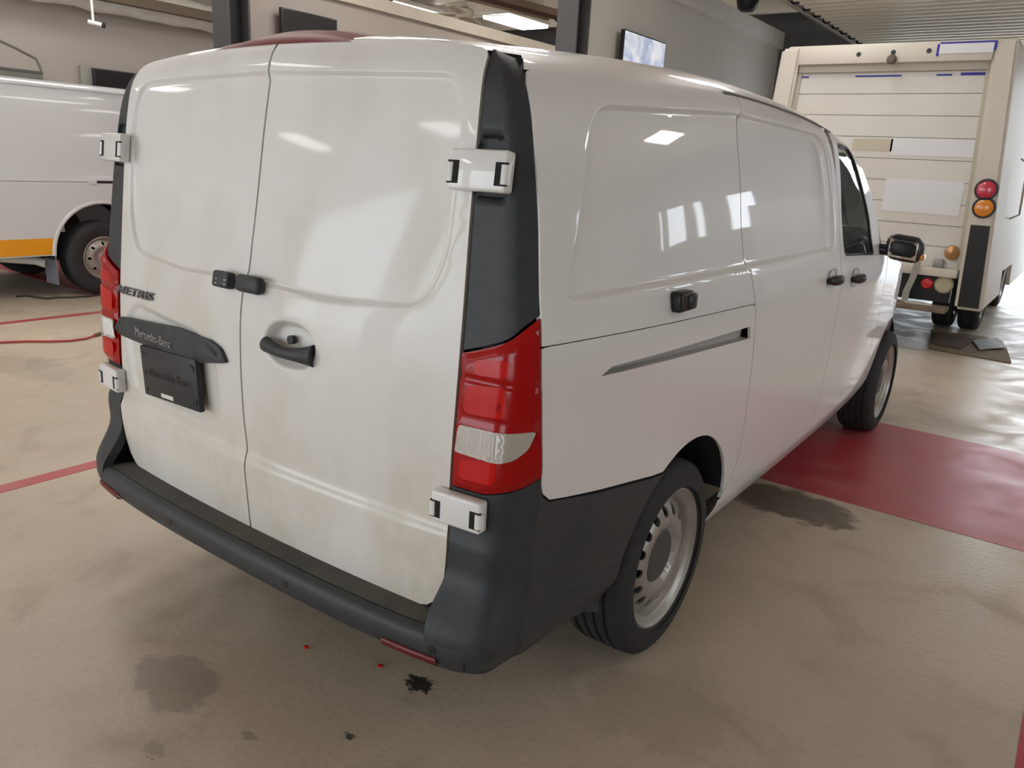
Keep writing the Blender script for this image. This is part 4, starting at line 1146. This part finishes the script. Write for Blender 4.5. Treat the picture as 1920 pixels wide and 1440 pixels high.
# ------------------------------------------------------------------ step van at the open doorway
YT = 7.3; XT = -.065
TW = mat('cream_truck_paint', (.66, .61, .53), .45, noise=(1.5, (.58, .52, .43), .5, 4)); TWD = mat('white_door_slat', (.70, .67, .62), .45, noise=(2, (.62, .57, .5), .5, 4))
TPATCH = mat('fresh_white_patch', (.74, .74, .75), .4); TBEI = mat('tan_patch', (.55, .49, .38), .55); BLUE = mat('blue_tape', (.03, .03, .32), .5)
tk = empty('step_van', (XT, YT, 0)); tag(tk, 'cream step van with roll-up rear door facing the white van', 'truck')
def hw(z): return 1.035+(1.205-1.035)*(2.85-z)/(2.85-.47)
def tp(u, v, y=YT): q = at(u, v, y=y); return float(q[0]-XT), float(q[2])
def frustum(bm, x0b, x1b, x0t, x1t, y0, y1, zb, zt):
    vs = [bm.verts.new(v) for v in ((x0b, y0, zb), (x1b, y0, zb), (x1b, y1, zb), (x0b, y1, zb), (x0t, y0, zt), (x1t, y0, zt), (x1t, y1, zt), (x0t, y1, zt))]
    for f in ((0, 3, 2, 1), (4, 5, 6, 7), (0, 1, 5, 4), (1, 2, 6, 5), (2, 3, 7, 6), (3, 0, 4, 7)): bm.faces.new([vs[i] for i in f])
# body shell: sides, roof, front
TL_ = 5.4
for s in (-1, 1):
    bm = bmesh.new()
    x0b, x1b = sorted((s*hw(.75), s*(hw(.75)-.04))); x0t, x1t = sorted((s*hw(2.82), s*(hw(2.82)-.04)))
    frustum(bm, x0b, x1b, x0t, x1t, .12, TL_-.3, .75, 2.82); bmobj('side_panel', bm, TW, tk)
    bm = bmesh.new(); x0b, x1b = sorted((s*(hw(.5)), s*(hw(.5)-.04))); frustum(bm, x0b, x1b, *sorted((s*hw(.75), s*(hw(.75)-.04))), .12, 1.45, .5, .75); frustum(bm, x0b, x1b, *sorted((s*hw(.75), s*(hw(.75)-.04))), 2.55, TL_-.3, .5, .75); bmobj('skirt', bm, TW, tk)
    # corner post with rounded edge
    xi_t, xi_b = hw(2.85)-.19, hw(.47)-.24
    bm = bmesh.new(); frustum(bm, *sorted((s*xi_b, s*hw(.47))), *sorted((s*xi_t, s*hw(2.85))), 0, .14, .47, 2.85)
    bmesh.ops.bevel(bm, geom=list(bm.edges), offset=.025, segments=3, affect='EDGES'); post = bmobj('corner_post', bm, TW, tk, 40)
    # black corner bumper pad
    bm = bmesh.new(); za, zb_ = 1.26, .50
    frustum(bm, *sorted((s*(hw(zb_)-.21), s*(hw(zb_)-.035))), *sorted((s*(hw(za)-.185), s*(hw(za)-.03))), -.022, .004, zb_, za); bmobj('corner_pad', bm, BLACK, post)
    for (z, mm, nm) in ((1.58, mat('red_round_lens', (.55, .03, .06), .25, coat=1), 'stop_lamp'), (1.42, mat('amber_round_lens', (.75, .25, .02), .25, coat=1), 'turn_lamp')):
        x = s*(hw(z)-.10); bm = bmesh.new(); add_lathe(bm, [(-.028, .0001), (-.026, .05), (-.016, .078)], 28, 'y', (x, 0, z)); lm = bmobj(nm, bm, mm, post, 40)
        bm = bmesh.new(); add_lathe(bm, [(-.014, .076), (-.02, .08), (-.02, .094), (.0, .098)], 28, 'y', (x, 0, z)); bmobj('lamp_ring', bm, BLACK, lm if False else post, 40)
bm = bmesh.new(); add_box(bm, (0, TL_/2, 2.86), (2*hw(2.85)-.02, TL_-.3, .06), bevel=.025); bmobj('roof', bm, TW, tk, 40)
# header with markers
bm = bmesh.new(); xi = hw(2.85)-.18; add_box(bm, (0, .06, 2.775), (2*xi, .12, .17), bevel=.008); hd = bmobj('header', bm, TW, tk, 40)
bm = bmesh.new(); add_box(bm, (0, .09, 2.655), (2*xi-.01, .08, .07), bevel=.004); bmobj('header_rail', bm, mat('truck_shadow_rail', (.50, .46, .38), .5), hd, 40)  # darker cream, the shadow under the header is in the colour
for uv in ((1610, 102), (1675, 98), (1742, 95)):
    x, z = tp(*uv); bm = bmesh.new(); add_lathe(bm, [(-.006, .0001), (-.006, .02), (.004, .024)], 14, 'y', (x, 0, z)); bmobj('marker_hole', bm, BLACK, hd, 40)
x, z = tp(1673, 112); bm = bmesh.new(); add_lathe(bm, [(-.06, .0001), (-.06, .03), (-.03, .045), (.0, .04)], 18, 'y', (x, 0, z)); bmobj('door_lamp', bm, mat('lamp_brown', (.12, .09, .06), .4), hd, 40)
(xa, zc0), (xb, zc1) = tp(1760, 101), tp(1866, 79)
box('header_plate', (xa, -.006, zc0), (xb, .002, zc1), TPATCH, hd)
for (l0, h0) in (((xa-.02, zc0-.02), (xa, zc1)), ((xa, zc1), (xb, zc1+.015)), ((xb, zc0+.02), (xb+.02, zc1+.015))): box('blue_tape_edge', (l0[0], -.007, l0[1]), (h0[0], .001, h0[1]), BLUE, hd)
# roll-up door: slats
DX = hw(2.0)-.245; zd0, zd1 = .83, 2.62; ns = 9; hs_ = (zd1-zd0)/ns
def dxz(z): return (hw(2.85)-.19)+((hw(.47)-.24)-(hw(2.85)-.19))*(2.85-z)/(2.85-.47)+.012
bm = bmesh.new(); frustum(bm, -dxz(zd0), dxz(zd0), -dxz(zd1), dxz(zd1), .135, .15, zd0, zd1)
rd = bmobj('rollup_door', bm, mat('door_back', (.3, .28, .25), .6), tk)
for i in range(ns):
    z0 = zd0+i*hs_; z1 = z0+hs_-.0035
    bm = bmesh.new(); frustum(bm, -dxz(z0), dxz(z0), -dxz(z1), dxz(z1), .0875, .13, z0, z1)
    bmesh.ops.bevel(bm, geom=list(bm.edges), offset=.005, segments=2, affect='EDGES'); bmobj('door_slat', bm, TWD, rd, 40)
for (p, q, mm) in (((1672, 258), (1838, 296), TPATCH), ((1662, 334), (1797, 405), TPATCH), ((1600, 259), (1671, 284), TBEI)):
    (x0, z1), (x1, z0) = tp(*p, y=YT+.08), tp(*q, y=YT+.08); box('repaint_patch', (x0, .084, z0), (x1, .088, z1), mm, rd)
(x0, z1), (x1, z0) = tp(1506, 146), tp(1868, 136)
for (a, b) in ((-.85, -.75), (-.3, .12), (.42, .55), (.62, .82)): box('blue_paint_edge', (a, .084, 2.575), (b, .0875, 2.59+.01*(a > .5)), BLUE, rd)
box('door_top_rail', (-DX, .09, 2.59), (DX, .13, 2.63), mat('truck_shadow_rail', (.5, .46, .38), .5), rd)  # same darker tone for the shadow below the header
for s in (-1, 1): 
    bm = bmesh.new(); frustum(bm, *sorted((s*(dxz(zd0)-.05), s*dxz(zd0))), *sorted((s*(dxz(zd1)-.05), s*dxz(zd1))), .07, .0875, zd0, zd1); bmobj('door_track', bm, mat('track_tan', (.5, .46, .37), .5), tk)
x, z = tp(1783, 475); bm = bmesh.new(); add_lathe(bm, [(.04, .0001), (.05, .04), (.06, .065), (.085, .07)], 20, 'y', (x, 0, z)); bmobj('round_lock', bm, mat('brass_lock', (.45, .26, .12), .3, metal=.7), rd, 40)
bm = bmesh.new(); add_box(bm, (DX-.1, .06, zd0+.04), (.09, .06, .09), bevel=.01); bmobj('latch', bm, mat('latch_grey', (.3, .29, .27), .4, metal=.6), rd, 40)
# rear sill and step bumper
box('rear_sill', (-DX-.08, .02, .75), (DX+.08, .14, .83), TW, tk, .008)
box('sill_panel', (-DX-.05, .10, .50), (DX+.05, .16, .75), BLACK, tk)
for (uv, r, mm, nm) in (((1738, 531), .055, mat('red_reflector', (.7, .02, .03), .3, coat=1), 'round_reflector'), ((1770, 534), .085, mat('pale_round_lamp', (.55, .52, .36), .3, coat=1), 'reverse_lamp')):
    x, z = tp(*uv, y=YT+.1); bm = bmesh.new(); add_lathe(bm, [(.075, .0001), (.08, r*.8), (.098, r)], 24, 'y', (x, 0, z)); bmobj(nm, bm, mm, tk, 40)
box('step_bumper', (-.95, -.12, .42), (DX+.06, .10, .475), mat('brown_step', (.16, .125, .085), .6, noise=(12, (.26, .21, .15), .6, 4)), tk, .01)
x, z = tp(1725, 560, y=YT); box('step_sticker', (x-.12, -.06, .476), (x+.12, -.03, .486), WHITEM, tk)
sp = [tp(1722, 490), tp(1712, 520), tp(1700, 545), tp(1694, 575)]
bm = bmesh.new(); 
for a, b in zip(sp, sp[1:]):
    vs = [bm.verts.new(v) for v in ((a[0]-.03, -.015, a[1]), (a[0]+.03, -.015, a[1]), (b[0]+.03, -.015, b[1]), (b[0]-.03, -.015, b[1]))]; bm.faces.new(vs)
    vs2 = [bm.verts.new(v.co+Vector((0, .004, 0))) for v in vs]; bm.faces.new(vs2[::-1])
    for i in range(4): bm.faces.new((vs[i], vs[(i+1) % 4], vs2[(i+1) % 4], vs2[i]))
bmobj('pull_strap', bm, mat('grey_strap', (.33, .31, .27), .8), tk)
# cab front, floor, wheels
box('cargo_floor', (-1.0, .15, .62), (1.0, TL_-.3, .72), DARK, tk)
bm = bmesh.new(); frustum(bm, -hw(.6), hw(.6), -hw(1.4), hw(1.4), TL_-.34, TL_, .5, 1.4); bmesh.ops.bevel(bm, geom=list(bm.edges), offset=.05, segments=2, affect='EDGES'); bmobj('cab_nose', bm, TW, tk, 40)
bm = bmesh.new(); frustum(bm, -hw(1.4)+.05, hw(1.4)-.05, -hw(2.6)+.06, hw(2.6)-.06, TL_-.36, TL_-.33, 1.42, 2.6); bmobj('windscreen', bm, GLASS, tk)
bm = bmesh.new(); add_box(bm, (0, TL_-.32, 2.72), (2*hw(2.8)-.02, .1, .28), bevel=.03); bmobj('front_header', bm, TW, tk, 40)
tw = make_wheel('wheel', tk, .40, .22, .245, holes=8)
tw.location = (.93, 2.0, .40)
for (x, y, r) in ((.66, 2.0, 0), (-.93, 2.0, math.pi), (-.66, 2.0, math.pi), (.90, 4.5, 0), (-.90, 4.5, math.pi)):
    c_ = copy_tree(tw, tk); c_.location = (x, y, .40); c_.rotation_euler = (0, 0, r)
tube('rear_axle', [(-.8, 2.0, .40), (.8, 2.0, .40)], .06, DARK, tk)
tube('grab_rail', [(hw(1.2)+.0, 1.2, 1.9), (hw(1.2)+.06, 1.25, 1.85), (hw(1.2)+.08, 1.3, 1.35), (hw(1.2)-.0, 1.35, 1.3)], .010, GALV, tk, 8)

# ------------------------------------------------------------------ white van with the orange stripe
EX, EY = -7.5, 1.55
EWf = pchip([(.35, .94), (.45, .975), (.62, .99), (.9, 1.0), (1.18, 1.0), (1.22, .992), (1.5, .972), (1.8, .94), (1.95, .915), (2.03, .885), (2.075, .845), (2.10, .79), (2.13, .55), (2.15, 0)])
EHf = pchip([(0, 2.15), (3.6, 2.15), (4.0, 2.10), (5.8, 1.2)])
EFf = pchip([(0, .03), (.3, 0), (4.2, 0), (5.0, .06), (5.6, .2)])
EP = mat('white_fleet_paint', (.66, .675, .69), .3, coat=.5); EO = mat('orange_stripe', (.85, .36, .01), .35, coat=.3)
ev = empty('fleet_van', (EX, EY, 0)); tag(ev, 'white fleet van with an orange stripe along its lower side', 'van')
WC, WR = 2.97-EY, .49
W2 = WC+3.43
pan = rounded([(.08, 1.42), (.50, 1.42, .08), (.53, 2.0, .06), (.08, 2.0)], .05, 6)
erec, eloops = recess(pan, .010, .018)
def esurf(Q):
    return np.stack([EWf(Q[:, 1])-EFf(Q[:, 0])-erec(Q), Q[:, 0], Q[:, 1]], 1)
esurf.center = np.array([-.5, 2.5, 1.0])
def arc(cy, r, z0, a0, a1, n=30): return [(cy+r*math.cos(a), z0+r*math.sin(a)) for a in np.linspace(a0, a1, n)]
az = .46
for sgn in (1, -1):
    aa = math.asin((.44-az)/WR)
    L = [(.02, .44)] + arc(WC, WR, az, math.pi-aa, aa) + [(W2-.5, .44)] + arc(W2, WR-.02, az, math.pi-aa, aa) + [(5.55, .5), (5.6, .9), (5.5, 1.06), (4.6, 1.2), (3.95, 1.95), (3.75, 2.06), (.06, 2.06)]
    wn = rounded([(3.15, 1.28), (4.35, 1.28), (3.85, 1.88), (3.15, 1.88)], .05)
    bs = patch('body_side', np.array(L), esurf, EP, ev, holes=[wn], feats=eloops, g=.06, thick=.03, mirror=sgn < 0)
    patch('side_window', inset(densify(wn, .03), .004), lambda Q: esurf(Q)-np.array([.01, 0, 0]), GLASS, bs, g=.1, thick=.004, mirror=sgn < 0) if False else None
    # orange stripe
    def osurf(Q): return esurf(Q)+np.array([.003, 0, 0])
    osurf.center = esurf.center
    ya = WC-math.sqrt(max(0, WR**2-(.615-az)**2))-.012
    yb_ = WC+math.sqrt(max(0, WR**2-(.615-az)**2))+.012
    patch('orange_stripe', np.array([(.03, .452), (WC-WR-.03, .452), (ya, .615), (.03, .615)]), osurf, EO, bs, g=.06, thick=.003, mirror=sgn < 0)
    patch('orange_stripe', np.array([(WC+WR+.03, .452), (W2-WR-.03, .452), (W2-WR+.02, .615), (yb_, .615)]), osurf, EO, bs, g=.08, thick=.003, mirror=sgn < 0)
    # flared arch lips
    for cy in (WC, W2):
        P = []
        for a in np.linspace(math.pi-aa, aa, 40):
            row = []
            for (r_, o_) in ((.036, .002), (.026, .014), (.010, .018), (-.004, .010), (-.004, -.05)):
                yy, zz_ = cy+(WR-(.02 if cy > 3 else 0)+r_)*math.cos(a), az+(WR-(.02 if cy > 3 else 0)+r_)*math.sin(a)
                row.append((sgn*(float(EWf(zz_))-float(EFf(yy))+o_), yy, zz_))
            P.append(row)
        grid('arch_lip', P, EP, bs)
        P = [[(sgn*x_, cy+(WR+.01)*math.cos(a), az+(WR+.01)*math.sin(a)) for x_ in (.955, .75, .5)] for a in np.linspace(-.15, math.pi+.15, 24)]
        grid('wheel_arch_liner', P, DARK, ev)
    # body seam lines and slide track
    for (z, h_) in ((1.213, .005), (1.165, .003)):
        P = [[(sgn*(float(EWf(z+q))-float(EFf(y))+.0015), y, z+q) for q in (-h_, h_)] for y in np.linspace(.03, 4.3, 60)]
        grid('body_seam', P, mat('seam_grey', (.25, .25, .25), .5), bs)
    if sgn > 0:
        y0_, y1_ = float(at(167, 338, x=EX+1.0)[1])-EY, 2.6
        box('slide_track', (.998, y0_+.06, 1.155), (1.006, y1_, 1.18), STEELD, bs); box('track_cap', (.995, y0_, 1.14), (1.012, y0_+.075, 1.20), EP, bs, .005)
for sgn in (1, -1):
    box('mud_flap', (sgn*.84-.12, WC-WR-.005, .14), (sgn*.84+.12, WC-WR+.01, .46), mat('grey_flap', (.16, .17, .19), .6), ev)
half = [(float(EWf(z)), z) for z in (2.06, 2.075, 2.09, 2.10, 2.115, 2.13, 2.14, 2.148, 2.15)]
full = [(-a, z) for a, z in half]+[(a, z) for a, z in half[::-1][1:]]
P = []
for a, z in full:
    P.append([(a*(1 if y > .05 else .98), y, z-(.06 if y < .03 else 0)-max(0, y-3.6)**2*.1) for y in (.0, .04, .12, 1, 2, 3, 3.6, 3.8)])
grid('roof', P, EP, ev, flip=True)
# drip rails
for sgn in (1, -1): box('drip_rail', (sgn*.875-.012, .05, 2.045), (sgn*.875+.012, 3.8, 2.07), EP, ev, .006)
P = []
for x in np.linspace(-.96, .96, 21): P.append([(x*(EWf(z)/1.0), -.02-.03*(1-(x/.96)**2), z) for z in np.linspace(.45, 2.08, 20)])
grid('rear_doors', P, EP, ev, flip=True)
bm = bmesh.new(); add_box(bm, (0, -.09, .52), (1.9, .14, .2), bevel=.03); bmobj('rear_bumper', bm, BLACK, ev, 40)
P = [[(u*.85, 3.78+v*.85+.1*(1-u*u), 2.10-.88*v-.03*u*u) for u in np.linspace(-1, 1, 11)] for v in np.linspace(0, 1, 8)]
grid('windscreen', P, GLASS, ev, flip=True)
P = [[(u*(.93-.1*v), 4.60+.9*v+.12*(1-u*u)*1, 1.22-.16*v-.05*u*u) for u in np.linspace(-1, 1, 11)] for v in np.linspace(0, 1, 6)]
grid('bonnet', P, EP, ev, flip=True)
P = [[(u*.85, 5.5+.12*(1-u*u), 1.06-.56*v) for u in np.linspace(-1, 1, 11)] for v in np.linspace(0, 1, 6)]
grid('grille', P, BLACK, ev, flip=True)
box('underbody', (-.6, .1, .38), (.6, 5.3, .5), DARK, ev)
p = at(60, 494, x=EX+.7); d0 = at(80, 503, x=EX+.78)
tube('exhaust_pipe', [(.62, float(p[1])-EY-.25, .40), (.66, float(p[1])-EY+.05, .36), (.74, float(d0[1])-EY+.06, .33)], .045, WHITEM, ev, 14)
ew = make_wheel('wheel', ev, .385, .245, .213, holes=8, capr=.07)
ew.location = (.865, WC, .385)
for (x, y, r) in ((.865, W2, 0), (-.865, WC, math.pi), (-.865, W2, math.pi)):
    c_ = copy_tree(ew, ev); c_.location = (x, y, .385); c_.rotation_euler = (0, 0, r)
for kid in ew.children:
    if kid.name.startswith('hub_cap'): kid.data.materials[0] = CHROME

# ------------------------------------------------------------------ things lying on the floor
def sheet(name, uv, z0, th, m_, label, cat, wav=.0):
    L = densify(np.array([at(u, v, z=0)[:2] for u, v in uv]), .06)
    def top(Q): return np.stack([Q[:, 0], Q[:, 1], z0+th+wav*np.sin(Q[:, 0]*9+Q[:, 1]*5)+wav], 1)
    top.center = np.array([0, 7, -50.0])
    return tag(patch(name, L, top, m_, None, g=.07, thick=th, eseg=.06), label, cat)
CARD = mat('brown_cardboard', (.24, .17, .105), .8, noise=(6, (.12, .085, .055), .7, 5))
sheet('cardboard_sheet', [(1745, 620), (1742, 655), (1840, 672), (1896, 682), (1886, 652), (1850, 634)], .002, .008, CARD, 'flattened brown cardboard lying behind the step van wheels', 'cardboard', .003)
sheet('cardboard_sheet', [(1752, 627), (1748, 648), (1800, 657), (1830, 640)], .018, .006, mat('dark_cardboard', (.13, .09, .06), .85, noise=(9, (.07, .05, .035), .7, 5)), 'darker cardboard piece on top of the flattened cardboard', 'cardboard', .002)
sheet('paper_sheet', [(1822, 643), (1836, 660), (1884, 658), (1880, 644), (1868, 637)], .020, .003, mat('grey_paper', (.36, .36, .37), .6, noise=(14, (.14, .14, .15), .8, 4)), 'crumpled grey paper on the flattened cardboard', 'paper', .006)
hp_ = [at(u, v, z=.012) for u, v in ((-60, 648), (0, 642), (50, 640), (95, 640), (130, 639), (160, 635), (178, 629))]
hs2 = empty('air_hose', tuple(hp_[0])); tag(hs2, 'thin red air hose lying on the floor', 'hose')
o0 = hp_[0]
tube('rubber_hose', [tuple(q-o0) for q in hp_], .009, mat('red_hose', (.40, .04, .035), .4), hs2, 8)
q = hp_[-1]-o0; tube('coupling', [tuple(q), tuple(q+(hp_[-1]-hp_[-2])/np.linalg.norm(hp_[-1]-hp_[-2])*.09)], .016, mat('brass_coupling', (.18, .13, .07), .35, metal=.8), hs2, 10)
cb = [at(u, v, z=.008) for u, v in ((30, 556), (50, 555), (70, 558), (90, 560), (105, 558), (130, 558), (165, 556), (185, 553))]
tag(tube('floor_cable', [tuple(q) for q in cb], .012, mat('black_cable', (.03, .028, .02), .6), None, 8), 'black cable lying on the floor beside the fleet van wheel', 'cable')
def chip(uv, label):
    p = at(*uv, z=0); bm = bmesh.new(); add_box(bm, (p[0], p[1], .004), (.014, .010, .008), rot=Matrix.Rotation(.5, 3, 'Z'), bevel=.002)
    tag(bmobj('plastic_chip', bm, REDB, None, 40), label, 'debris', 'red plastic chips under the bumper')
chip((574, 1215), 'tiny red plastic chip on the floor under the middle of the bumper'); chip((713, 1250), 'tiny red plastic chip on the floor beside the oil drip stain')
